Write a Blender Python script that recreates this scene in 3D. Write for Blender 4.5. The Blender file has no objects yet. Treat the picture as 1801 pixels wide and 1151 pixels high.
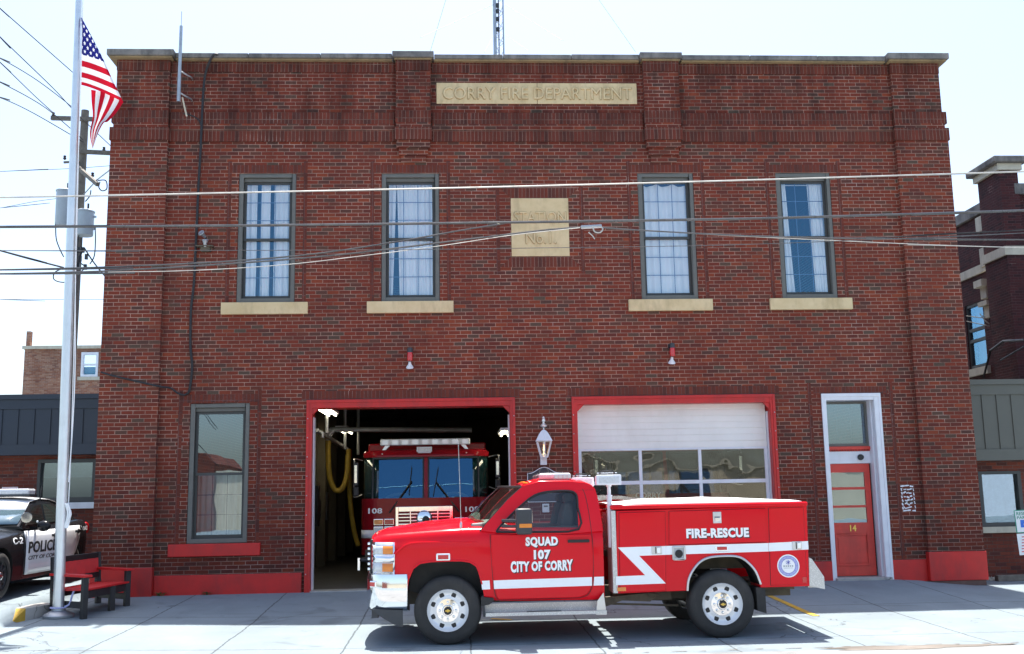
import bpy, bmesh, math, random
from mathutils import Vector, Matrix, Euler
C = bpy.context
scene = C.scene
col = scene.collection
R = math.radians
random.seed(11)

# ------------------------------------------------------------------ camera, world, sun, exposure
YAW, PITCH, ROLL = 3.11464569, 9.22082371, -1.02539414
FPX, PW, PH = 1831.0, 1801.0, 1151.0
CAM = Vector((0, -18.31, 1.55))
_y, _p, _r = R(YAW), R(PITCH), R(ROLL)
FWD = Vector((math.sin(_y)*math.cos(_p), math.cos(_y)*math.cos(_p), math.sin(_p)))
_rt = Vector((math.cos(_y), -math.sin(_y), 0)); _up = _rt.cross(FWD)
RGT = math.cos(_r)*_rt + math.sin(_r)*_up
UPV = -math.sin(_r)*_rt + math.cos(_r)*_up
cd = bpy.data.cameras.new('camera'); cam = bpy.data.objects.new('camera', cd); col.objects.link(cam)
cd.sensor_width = 36; cd.sensor_fit = 'HORIZONTAL'; cd.lens = FPX/PW*36
cd.clip_start = .1; cd.clip_end = 3000
M = Matrix((RGT, UPV, -FWD)).transposed().to_4x4(); M.translation = CAM
cam.matrix_world = M
scene.camera = cam

SUN_EL = 72.6
world = bpy.data.worlds.new('World'); scene.world = world; world.use_nodes = True
wn = world.node_tree; wn.nodes.clear()
sky = wn.nodes.new('ShaderNodeTexSky'); sky.sky_type = 'NISHITA'; sky.sun_disc = False
sky.sun_elevation = R(SUN_EL); sky.sun_rotation = 0; sky.air_density = 1.0; sky.dust_density = 2.5; sky.ozone_density = 1.0
bg = wn.nodes.new('ShaderNodeBackground'); bg.inputs[1].default_value = .14
wo = wn.nodes.new('ShaderNodeOutputWorld')
wn.links.new(sky.outputs[0], bg.inputs[0]); wn.links.new(bg.outputs[0], wo.inputs[0])
sl = bpy.data.lights.new('sun', 'SUN'); sl.energy = 5.0; sl.angle = R(.55); sl.color = (1, .95, .88)
so = bpy.data.objects.new('sun', sl); col.objects.link(so); so.rotation_euler = (R(-(90-SUN_EL)), 0, 0); so.location = (0, 10, 40)
scene.view_settings.view_transform = 'Standard'; scene.view_settings.look = 'None'
scene.view_settings.gamma = 1; scene.view_settings.use_curve_mapping = False
scene.view_settings.exposure = 1.17
scene.cycles.max_bounces = 8; scene.cycles.transparent_max_bounces = 16; scene.cycles.use_denoising = True
scene.cycles.sample_clamp_indirect = 6

def at(px, py, Y):
    """the point on the upright plane y = Y that stands at photo pixel px, py"""
    d = RGT*((px-PW/2)/FPX) + UPV*((PH/2-py)/FPX) + FWD
    return CAM + d*((Y-CAM.y)/d.y)
def ax(px, py, Y): return at(px, py, Y).x
def az(px, py, Y): return at(px, py, Y).z
def sstep(a, b, x):
    t = min(1, max(0, (x-a)/(b-a))); return t*t*(3-2*t)
def gz(x, y, lift=True):
    y0 = max(-5.5, min(0, y)); z = .059*max(-3.15, y0)+.0196*min(0, y0+3.15)
    f = 1-max(0, min(1, -y/3))
    z -= .14*sstep(7.5, 9.3, x)*f
    z += .092*sstep(-1, -6.2, x)*max(0, min(1, -y/3))*max(0, min(1, (7+y)/2))
    if lift and x < -6.2: z += .21*sstep(-4.2, -2.7, y)*sstep(-6.2, -6.34, x)
    return z

# ------------------------------------------------------------------ materials
class NT:
    def __init__(s, name):
        s.m = bpy.data.materials.new(name); s.m.use_nodes = True
        s.t = s.m.node_tree; s.t.nodes.clear()
        s.out = s.t.nodes.new('ShaderNodeOutputMaterial')
    def n(s, ty, **k):
        o = s.t.nodes.new(ty)
        for a, b in k.items(): setattr(o, a, b)
        return o
    def set(s, sock, v):
        if v is None: return
        if hasattr(v, 'is_linked') or isinstance(v, bpy.types.NodeSocket): s.t.links.new(v, sock)
        else: sock.default_value = v
    def math(s, op, a, b=None, c=None):
        o = s.n('ShaderNodeMath', operation=op); s.set(o.inputs[0], a); s.set(o.inputs[1], b); s.set(o.inputs[2], c); return o.outputs[0]
    def mix(s, f, a, b, bt='MIX'):
        o = s.n('ShaderNodeMix', data_type='RGBA', blend_type=bt)
        s.set(o.inputs[0], f); s.set(o.inputs[6], a); s.set(o.inputs[7], b); return o.outputs[2]
    def ramp(s, f, stops, interp='LINEAR'):
        o = s.n('ShaderNodeValToRGB'); o.color_ramp.interpolation = interp
        e = o.color_ramp.elements
        while len(e) < len(stops): e.new(.5)
        for i, (p, c) in enumerate(stops):
            e[i].position = p; e[i].color = c if len(c) == 4 else (*c, 1)
        s.set(o.inputs[0], f); return o.outputs[0]
    def noise(s, vec, scale, detail=4, rough=.55, dist=0):
        o = s.n('ShaderNodeTexNoise'); s.set(o.inputs['Vector'], vec)
        o.inputs['Scale'].default_value = scale; o.inputs['Detail'].default_value = detail
        o.inputs['Roughness'].default_value = rough; o.inputs['Distortion'].default_value = dist; return o.outputs[0]
    def mr(s, v, a, b, c=0, d=1):
        o = s.n('ShaderNodeMapRange'); s.set(o.inputs[0], v)
        for i, q in enumerate((a, b, c, d)): o.inputs[i+1].default_value = q
        return o.outputs[0]
    def obj(s): return s.n('ShaderNodeTexCoord').outputs['Object']
    def scaled(s, vec, sc):
        o = s.n('ShaderNodeMapping'); s.set(o.inputs[0], vec); o.inputs['Scale'].default_value = sc; return o.outputs[0]
    def bsdf(s, col, rough=.6, metal=0, bump=None, bstr=.3, bdist=.01, coat=0, spec=None):
        b = s.n('ShaderNodeBsdfPrincipled')
        if isinstance(col, tuple) and len(col) == 3: col = (*col, 1)
        s.set(b.inputs['Base Color'], col); s.set(b.inputs['Roughness'], rough); s.set(b.inputs['Metallic'], metal)
        if coat: b.inputs['Coat Weight'].default_value = coat; b.inputs['Coat Roughness'].default_value = .04
        if spec is not None: b.inputs['Specular IOR Level'].default_value = spec
        if bump is not None:
            u = s.n('ShaderNodeBump'); u.inputs['Strength'].default_value = bstr; u.inputs['Distance'].default_value = bdist
            s.set(u.inputs['Height'], bump); s.t.links.new(u.outputs[0], b.inputs['Normal'])
        s.t.links.new(b.outputs[0], s.out.inputs[0]); s.b = b
        return s.m

def paint(name, c, rough=.5, var=.12, metal=0, coat=0, scale=6, bump=.05, dirt=None, dirt_amt=.3):
    t = NT(name); o = t.obj()
    n = t.noise(o, scale, 5)
    dk = tuple(x*(1-var) for x in c); lt = tuple(min(1, x*(1+var)) for x in c)
    cc = t.ramp(n, [(.3, dk), (.7, lt)])
    if dirt:
        m = t.mr(t.noise(t.scaled(o, (1, 1, .35)), scale*.6, 6, .65), .5, .75, 0, dirt_amt)
        cc = t.mix(m, cc, (*dirt, 1))
    rg = t.mr(n, .3, .7, max(.02, rough-.05), min(1, rough+.07))
    fine = t.noise(o, scale*12, 3)
    return t.bsdf(cc, rg, metal, fine, bump, .004, coat)

def brick(name, stops, w=.205, h=.0677, mort=.0092, soldier=False, mcol=(.48, .29, .22), soot=.3, seed=0, header=0, ox=0, oz=0, topdirt_lowdark=False):
    t = NT(name); o = t.obj()
    s = t.n('ShaderNodeSeparateXYZ'); t.set(s.inputs[0], o)
    u = t.math('ADD', t.math('ADD', s.outputs[0], s.outputs[1]), ox); v = t.math('ADD', s.outputs[2], oz)
    # slight unevenness of the courses
    wob = t.n('ShaderNodeTexNoise'); t.set(wob.inputs['Vector'], o); wob.inputs['Scale'].default_value = 5
    u = t.math('ADD', u, t.mr(wob.outputs[0], 0, 1, -.006, .006))
    v = t.math('ADD', v, t.mr(t.noise(o, 3.3), 0, 1, -.004, .004))
    row = t.math('FLOOR', t.math('DIVIDE', v, h))
    ww = w
    if header:
        isH = t.math('LESS_THAN', t.math('MODULO', t.math('ADD', row, 600), header), .5)
        ww = t.math('SUBTRACT', w, t.math('MULTIPLY', isH, w/2))
    if not soldier:
        par = t.math('MODULO', t.math('ADD', row, 600), 2)
        wn_ = t.n('ShaderNodeTexWhiteNoise', noise_dimensions='1D'); t.set(wn_.inputs['W'], row)
        off = t.math('ADD', t.math('MULTIPLY', par, w/2), t.math('MULTIPLY', wn_.outputs[0], .04))
        u = t.math('ADD', u, off)
    q = t.math('DIVIDE', u, ww)
    cl = t.math('FLOOR', q)
    fu = t.math('MULTIPLY', t.math('FRACT', q), ww); fv = t.math('MULTIPLY', t.math('FRACT', t.math('DIVIDE', v, h)), h)
    du = t.math('MINIMUM', fu, t.math('SUBTRACT', ww, fu)); dv = t.math('MINIMUM', fv, t.math('SUBTRACT', h, fv))
    d = t.math('MINIMUM', du, dv)
    fine = t.noise(o, 60, 4, .6)
    d = t.math('ADD', d, t.mr(fine, 0, 1, -.003, .003))
    mask = t.mr(d, mort*.38, mort*.62)          # 1 on brick
    cv = t.n('ShaderNodeCombineXYZ'); t.set(cv.inputs[0], cl); t.set(cv.inputs[1], row); cv.inputs[2].default_value = seed
    wnz = t.n('ShaderNodeTexWhiteNoise', noise_dimensions='3D'); t.set(wnz.inputs['Vector'], cv.outputs[0])
    bc = t.ramp(wnz.outputs[0], stops)
    bc = t.mix(t.mr(fine, .3, .7, 0, .35), bc, t.mix(1.0, bc, (.55, .5, .5, 1), 'MULTIPLY'))
    mn = t.noise(o, 1.7, 5, .6)
    mc = t.mix(t.mr(mn, .35, .65), (*mcol, 1), (mcol[0]*.45, mcol[1]*.42, mcol[2]*.42, 1))
    rp = t.mr(t.noise(t.scaled(o, (.7, .7, 1.1)), 1.1, 5, .65), .6, .68, 0, .55)
    mc = t.mix(rp, mc, (.62, .47, .4, 1))
    cc = t.mix(mask, mc, bc)
    big = t.noise(t.scaled(o, (.6, .6, .25)), 1.3, 6, .62)
    cc = t.mix(t.mr(big, .42, .72, 0, soot), cc, t.mix(1.0, cc, (.42, .4, .42, 1), 'MULTIPLY'))
    stk = t.mr(t.noise(t.scaled(o, (3.2, 3.2, .12)), 1.6, 5, .6), .55, .75, 0, .4)
    cc = t.mix(stk, cc, t.mix(1.0, cc, (.5, .5, .5, 1), 'MULTIPLY'))
    if topdirt_lowdark:   # weather staining under the coping and on the belt courses, broken up
        st = t.mr(s.outputs[2], 7.6, 8.6, 0, 1)
        stn = t.mr(t.noise(t.scaled(o, (1.5, 1.5, .3)), 2.4, 6, .65), .4, .62, 0, 1)
        cc = t.mix(t.math('MULTIPLY', t.math('MULTIPLY', st, stn), .68), cc, t.mix(1.0, cc, (.36, .34, .33, 1), 'MULTIPLY'))
        lw = t.math('MULTIPLY', t.mr(s.outputs[2], 3.0, .3, 0, 1), t.mr(t.noise(t.scaled(o, (.7, .7, .5)), 2, 6, .65), .35, .6, .2, 1))  # darker towards the foot of the wall, broken up by noise
        cc = t.mix(t.math('MULTIPLY', lw, .7), cc, t.mix(1.0, cc, (.45, .42, .46, 1), 'MULTIPLY'))
    hgt = t.math('ADD', mask, t.math('MULTIPLY', fine, .4))
    return t.bsdf(cc, .88, 0, hgt, .7, .006, 0, .25)

def glass(name, tint=(.9, .95, .95), ior=1.6, wav=0, rough=.0, wscale=1.5, gcol=(1, 1, 1)):
    t = NT(name)
    tr = t.n('ShaderNodeBsdfTransparent'); tr.inputs[0].default_value = (*tint, 1)
    gl = t.n('ShaderNodeBsdfGlossy'); gl.inputs[1].default_value = rough; gl.inputs[0].default_value = (*gcol, 1)
    fr = t.n('ShaderNodeFresnel'); geo = t.n('ShaderNodeNewGeometry')      # thin sheets: the same gloss from both sides
    bk = geo.outputs['Backfacing']; t.set(fr.inputs[0], t.math('ADD', ior, t.math('MULTIPLY', bk, 1/ior-ior)))
    if wav:
        u = t.n('ShaderNodeBump'); u.inputs['Strength'].default_value = 1; u.inputs['Distance'].default_value = wav
        t.set(u.inputs['Height'], t.noise(t.obj(), wscale, 2, .4)); t.t.links.new(u.outputs[0], gl.inputs['Normal'])
    mx = t.n('ShaderNodeMixShader')
    t.t.links.new(fr.outputs[0], mx.inputs[0]); t.t.links.new(tr.outputs[0], mx.inputs[1]); t.t.links.new(gl.outputs[0], mx.inputs[2])
    t.t.links.new(mx.outputs[0], t.out.inputs[0]); return t.m

def emit(name, c, s, base=None):
    t = NT(name); t.bsdf(base or c, .5); t.b.inputs['Emission Color'].default_value = (*c, 1); t.b.inputs['Emission Strength'].default_value = s
    return t.m

BR = [(0, (.105, .07, .05)), (.1, (.13, .05, .035)), (.22, (.18, .04, .024)), (.42, (.215, .043, .024)), (.6, (.19, .041, .025)), (.74, (.13, .035, .026)), (.84, (.1, .05, .038)), (.92, (.27, .058, .027)), (1, (.2, .045, .025))]
BR2 = [(0, (.13, .042, .03)), (.35, (.19, .043, .027)), (.6, (.15, .04, .026)), (.8, (.1, .036, .028)), (1, (.21, .05, .03))]
BRW = [(0, (.16, .045, .03)), (.4, (.24, .06, .036)), (.7, (.18, .05, .035)), (1, (.1, .04, .035))]
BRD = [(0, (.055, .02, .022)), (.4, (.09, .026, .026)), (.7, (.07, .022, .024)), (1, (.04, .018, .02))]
BRO = [(0, (.3, .12, .07)), (.4, (.38, .17, .1)), (.7, (.45, .26, .17)), (1, (.24, .1, .07))]
MT = {}
MT['brick'] = brick('red running brick', BR, topdirt_lowdark=True)
MT['brick_soldier'] = brick('red soldier brick', BR2, w=.0677, h=.215, soldier=True, soot=.35, mcol=(.3, .18, .14), topdirt_lowdark=True, oz=.0)
MT['brick_jamb'] = brick('jamb brick', BR2, w=.0677, h=.205, soldier=True, mort=.008, mcol=(.2, .11, .1))
MT['brick_wing'] = brick('wing brick', BRW, mcol=(.2, .13, .11))
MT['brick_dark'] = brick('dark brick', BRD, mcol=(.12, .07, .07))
MT['brick_old'] = brick('old orange brick', BRO, mcol=(.5, .42, .36), soot=.55)
MT['brick_opp'] = brick('opposite brick', BRW, mcol=(.3, .2, .17))

def stone_mat(name, a, b, stain, amt):
    t = NT(name); o = t.obj()
    n = t.noise(o, 3, 6, .6); cc = t.ramp(n, [(.3, a), (.7, b)])
    m = t.mr(t.noise(t.scaled(o, (1.5, 1.5, .5)), 2.2, 7, .68), .48, .7, 0, amt)
    cc = t.mix(m, cc, (*stain, 1)); f = t.noise(o, 90, 3, .6)
    return t.bsdf(cc, .85, 0, f, .35, .003, 0, .3)
MT['limestone'] = stone_mat('tan limestone', (.6, .46, .25), (.72, .57, .34), (.34, .25, .14), .6)
MT['stone_letter_shade'] = stone_mat('painted stone letter shade', (.36, .26, .13), (.46, .35, .19), (.26, .2, .13), .5)  # darker stone tone, painted shade round the raised letters
MT['limestone_pale'] = stone_mat('pale limestone', (.5, .46, .36), (.6, .56, .45), (.25, .22, .18), .5)
MT['coping'] = stone_mat('weathered coping', (.13, .125, .12), (.27, .25, .225), (.04, .04, .04), .8)
MT['coping_under'] = stone_mat('coping soffit', (.28, .2, .1), (.36, .26, .14), (.1, .08, .06), .6)
MT['plinth'] = stone_mat('rough plinth', (.12, .07, .06), (.2, .12, .1), (.04, .03, .03), .5)
MT['red_trim'] = paint('red masonry paint', (.55, .019, .015), .55, .14, dirt=(.16, .03, .03), dirt_amt=.7, scale=3, bump=.3)
MT['red_steel'] = paint('red steel paint', (.52, .014, .012), .38, .12, dirt=(.15, .02, .02), dirt_amt=.6, scale=4)
MT['door_red'] = paint('red door paint', (.62, .046, .03), .42, .12, dirt=(.2, .02, .018), dirt_amt=.35, scale=5)
MT['white'] = paint('white paint', (.74, .76, .8), .45, .05, dirt=(.5, .48, .46), dirt_amt=.25)
MT['door_white'] = paint('garage door white', (.84, .82, .77), .5, .05, dirt=(.52, .48, .4), dirt_amt=.35, scale=2)
MT['frame_grey'] = paint('window frame grey', (.13, .13, .115), .5, .1)
MT['sash_dark'] = paint('dark sash', (.05, .052, .05), .5, .1)
MT['muntin'] = paint('blue grey muntin', (.06, .1, .17), .5, .1)
MT['dark'] = paint('dark interior', (.02, .02, .02), .85, .2)
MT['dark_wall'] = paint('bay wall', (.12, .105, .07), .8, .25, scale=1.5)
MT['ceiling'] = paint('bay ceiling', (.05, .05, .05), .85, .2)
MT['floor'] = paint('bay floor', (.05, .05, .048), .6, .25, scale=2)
MT['black'] = paint('black plastic', (.012, .012, .013), .45, .2)
MT['rubber'] = paint('tyre rubber', (.028, .027, .026), .75, .3, scale=9, bump=.3, dirt=(.09, .08, .07), dirt_amt=.35)
MT['charcoal'] = paint('charcoal plastic', (.04, .043, .048), .45, .15)
MT['chrome'] = paint('chrome', (.86, .87, .88), .06, .02, metal=1, bump=.0)
MT['steel'] = paint('brushed steel', (.6, .61, .62), .32, .08, metal=1)
MT['galv'] = paint('galvanised steel', (.42, .45, .47), .45, .15, metal=.8)
MT['alu_pole'] = paint('satin aluminium', (.72, .75, .76), .36, .06, metal=.75)
def tread(name):
    t = NT(name); o = t.obj()
    w = t.n('ShaderNodeTexVoronoi'); t.set(w.inputs['Vector'], o); w.inputs['Scale'].default_value = 70
    h = t.mr(w.outputs[0], .15, .45, 1, 0)
    cc = t.mix(h, (.58, .57, .54, 1), (.82, .8, .75, 1))
    return t.bsdf(cc, .42, .4, h, .5, .003)
MT['tread'] = tread('diamond tread plate')
def carpaint(name, c, dust=.12):
    t = NT(name); o = t.obj()
    n = t.noise(t.scaled(o, (1, 1, 1.6)), 2.2, 6, .6)
    cc = t.mix(t.mr(n, .45, .8, 0, dust), (*c, 1), (c[0]*.7+.03, c[1]*.7+.03, c[2]*.7+.025, 1))
    wav = t.noise(o, 1.6, 2, .4)
    return t.bsdf(cc, t.mr(n, .3, .8, .12, .25), 0, wav, .12, .02, .22, .15)
MT['truck_red'] = carpaint('squad red paint', (.72, .006, .016), .06)
MT['engine_red'] = carpaint('engine maroon paint', (.26, .008, .014))
MT['police_black'] = carpaint('police black paint', (.012, .013, .015))
MT['police_white'] = carpaint('police white paint', (.78, .79, .8), .08)
MT['stripe'] = paint('reflective white stripe', (.92, .93, .93), .35, .03)
MT['letter_white'] = paint('white lettering', (.93, .93, .92), .4, .02)
MT['letter_black'] = paint('black lettering', (.012, .012, .012), .5, .02)
MT['gold'] = paint('gold lettering', (.75, .5, .1), .3, .05, metal=.4)
MT['rim_alloy'] = paint('polished rim', (.8, .8, .8), .34, .05, metal=.35)
MT['pink_lens'] = paint('pinkish clear lens', (.66, .5, .52), .15, .15, scale=40, coat=.6)
MT['brass'] = paint('brass', (.6, .42, .15), .3, .1, metal=1)
MT['amber'] = paint('amber lens', (.75, .22, .015), .15, .08, coat=.8)
MT['red_lens'] = paint('red lens', (.55, .01, .012), .12, .08, coat=.8)
MT['clear_lens'] = paint('clear lens', (.62, .64, .66), .12, .12, scale=40, coat=.8)
MT['tarp'] = paint('white tarp', (.82, .82, .81), .6, .04, scale=4, bump=.3)
MT['yellow'] = paint('yellow road paint', (.5, .31, .03), .7, .2, dirt=(.3, .24, .12), dirt_amt=.5, scale=9)
MT['yellow_hose'] = paint('yellow hose', (.3, .2, .015), .6, .2)
MT['frame_rust'] = paint('chassis steel', (.1, .085, .06), .8, .3, dirt=(.2, .15, .09), dirt_amt=.5)
MT['navy_metal'] = paint('navy sheet metal', (.022, .032, .05), .45, .08, scale=2)
MT['grey_metal'] = paint('grey green sheet metal', (.115, .115, .095), .5, .07, scale=2)
MT['bench_red'] = paint('red bench boards', (.55, .012, .014), .45, .12)
MT['bench_black'] = paint('black bench frame', (.02, .02, .021), .45, .2)
MT['wood'] = paint('weathered pole wood', (.16, .14, .115), .85, .3, scale=8, bump=.4)
MT['trafo'] = paint('transformer grey', (.4, .46, .5), .45, .06)
MT['porcelain'] = paint('dark insulator', (.03, .02, .02), .25, .2)
MT['cable'] = paint('black cable', (.015, .015, .017), .5, .2)
MT['wire_metal'] = paint('bare wire', (.5, .49, .45), .45, .15, metal=.5)
MT['dash_grey'] = paint('grey dashboard', (.28, .29, .27), .7, .1)
MT['seat'] = paint('grey seat cloth', (.06, .062, .065), .9, .2)
MT['beige'] = paint('sunlit beige wall', (.55, .47, .34), .85, .08, scale=1)
MT['plant'] = paint('weed leaves', (.06, .12, .03), .7, .3, scale=20)
MT['sign_white'] = paint('sign white', (.75, .76, .76), .45, .03)
MT['sign_green'] = paint('sign green', (.02, .25, .16), .45, .05)
MT['sign_blue'] = paint('sign blue', (.02, .14, .6), .45, .05)
MT['sign_red'] = paint('sign red', (.6, .02, .03), .45, .05)
MT['slate'] = paint('slate plaque', (.035, .037, .05), .45, .15)
MT['emblem_blue'] = paint('emblem blue', (.08, .09, .5), .45, .05)
MT['emblem_pale'] = paint('emblem pale blue', (.45, .47, .75), .45, .1, scale=60)
MT['curtain'] = None
def curtain():
    t = NT('sheer curtain'); o = t.obj()
    s = t.n('ShaderNodeSeparateXYZ'); t.set(s.inputs[0], o)
    d = t.n('ShaderNodeBsdfDiffuse'); d.inputs[0].default_value = (.78, .77, .72, 1)
    tl = t.n('ShaderNodeBsdfTranslucent'); tl.inputs[0].default_value = (.6, .65, .7, 1)
    m = t.n('ShaderNodeMixShader'); m.inputs[0].default_value = .05
    t.t.links.new(d.outputs[0], m.inputs[1]); t.t.links.new(tl.outputs[0], m.inputs[2]); t.t.links.new(m.outputs[0], t.out.inputs[0])
    return t.m
MT['curtain'] = curtain()
MT['glass_up'] = glass('upper window glass', (.97, .985, 1.0), 2.4, .0015, gcol=(.33, .68, 1))
MT['glass_low'] = glass('lower window glass', (.6, .66, .68), 3.0, .001, gcol=(.72, .88, 1))
MT['glass_door'] = glass('garage door glass', (.75, .77, .75), 1.8, .012, wscale=1.1)
MT['glass_car'] = glass('clear car glass', (.84, .89, .87), 1.55)
MT['glass_screen'] = glass('squad windscreen glass', (.75, .85, .8), 2.5, gcol=(.85, 1, .95))
MT['glass_wind'] = glass('engine windscreen glass', (.3, .4, .45), 2.4, .002, gcol=(.22, .6, 1))  # blue of the mirrored sky is put into the gloss colour
MT['glass_dark'] = glass('dark tinted glass', (.12, .15, .15), 1.6)
MT['lamp_glass'] = glass('lantern glass', (.95, .95, .92), 1.4)
MT['tube_light'] = emit('fluorescent tube', (1, .9, .66), 7)
MT['flame'] = emit('gas flame', (1, .6, .18), 4)

def concrete(name, base, jx=1.52, joints=True):
    t = NT(name); o = t.obj()
    s = t.n('ShaderNodeSeparateXYZ'); t.set(s.inputs[0], o)
    n = t.noise(o, .7, 7, .6); cc = t.ramp(n, [(.3, tuple(x*.82 for x in base)), (.7, tuple(x*1.1 for x in base))])
    st = t.mr(t.noise(o, .33, 6, .7), .52, .72, 0, .4); cc = t.mix(st, cc, tuple(x*.62 for x in base)+(1,))
    streak = t.mr(t.noise(t.scaled(o, (2.2, .5, 1)), 2, 6, .7), .55, .75, 0, .3); cc = t.mix(streak, cc, tuple(min(1, x*1.35) for x in base)+(1,))
    oil = t.mr(t.noise(o, 1.1, 3, .5, 1.2), .6, .7, 0, .45); cc = t.mix(oil, cc, tuple(x*.4 for x in base)+(1,))
    spot = t.n('ShaderNodeTexVoronoi'); t.set(spot.inputs['Vector'], o); spot.inputs['Scale'].default_value = 2.3
    sp = t.mr(spot.outputs[0], .06, .1, .45, 0); cc = t.mix(sp, cc, tuple(x*.45 for x in base)+(1,))
    dst = t.n('ShaderNodeVectorMath', operation='ADD'); t.set(dst.inputs[0], o)
    nv = t.n('ShaderNodeTexNoise'); t.set(nv.inputs['Vector'], o); nv.inputs['Scale'].default_value = 1.6; nv.inputs['Detail'].default_value = 6
    t.t.links.new(nv.outputs['Color'], dst.inputs[1])
    ck = t.n('ShaderNodeTexVoronoi', feature='DISTANCE_TO_EDGE'); t.t.links.new(dst.outputs[0], ck.inputs['Vector']); ck.inputs['Scale'].default_value = .3
    ckm = t.math('MULTIPLY', t.mr(ck.outputs[0], .0015, .004, 1, 0), t.mr(t.noise(o, .5, 2), .5, .56, 0, .8))
    cc = t.mix(ckm, cc, tuple(x*.25 for x in base)+(1,))
    f = t.noise(o, 45, 4, .65); cc = t.mix(t.mr(f, .35, .65, 0, .25), cc, tuple(x*.7 for x in base)+(1,))
    hgt = f
    if joints:
        wob = t.mr(t.noise(o, 3, 5, .7), 0, 1, -.035, .035)
        u = t.math('ADD', t.math('ADD', s.outputs[0], wob), 100.18); v = t.math('ADD', t.math('ADD', s.outputs[1], wob), 101.5)
        du = t.math('ABSOLUTE', t.math('SUBTRACT', t.math('FRACT', t.math('DIVIDE', u, jx)), .5))
        dv = t.math('ABSOLUTE', t.math('SUBTRACT', t.math('FRACT', t.math('DIVIDE', v, 2.75)), .5))
        ju = t.mr(du, .5-.010, .5-.004); jv = t.mr(dv, .5-.006, .5-.002)
        j = t.math('MAXIMUM', ju, jv)
        cc = t.mix(t.math('MULTIPLY', j, .8), cc, (base[0]*.22, base[1]*.22, base[2]*.22, 1))
        hgt = t.math('SUBTRACT', f, t.math('MULTIPLY', j, 2))
    return t.bsdf(cc, .8, 0, hgt, .4, .004, 0, .3)
MT['concrete'] = concrete('apron concrete', (.21, .256, .28))
MT['street'] = concrete('worn street', (.27, .275, .27), joints=False)
MT['curb'] = concrete('curb concrete', (.42, .41, .38), joints=False)
def stained():
    t = NT('damp gutter dirt'); o = t.obj()
    n = t.noise(t.scaled(o, (.6, 3, 1)), 2.5, 6, .7)
    cc = t.ramp(n, [(.35, (.1, .085, .07)), (.6, (.19, .165, .14)), (.75, (.3, .28, .26))])
    return t.bsdf(cc, .8, 0, n, .3, .01)
MT['gutter'] = stained()

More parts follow.
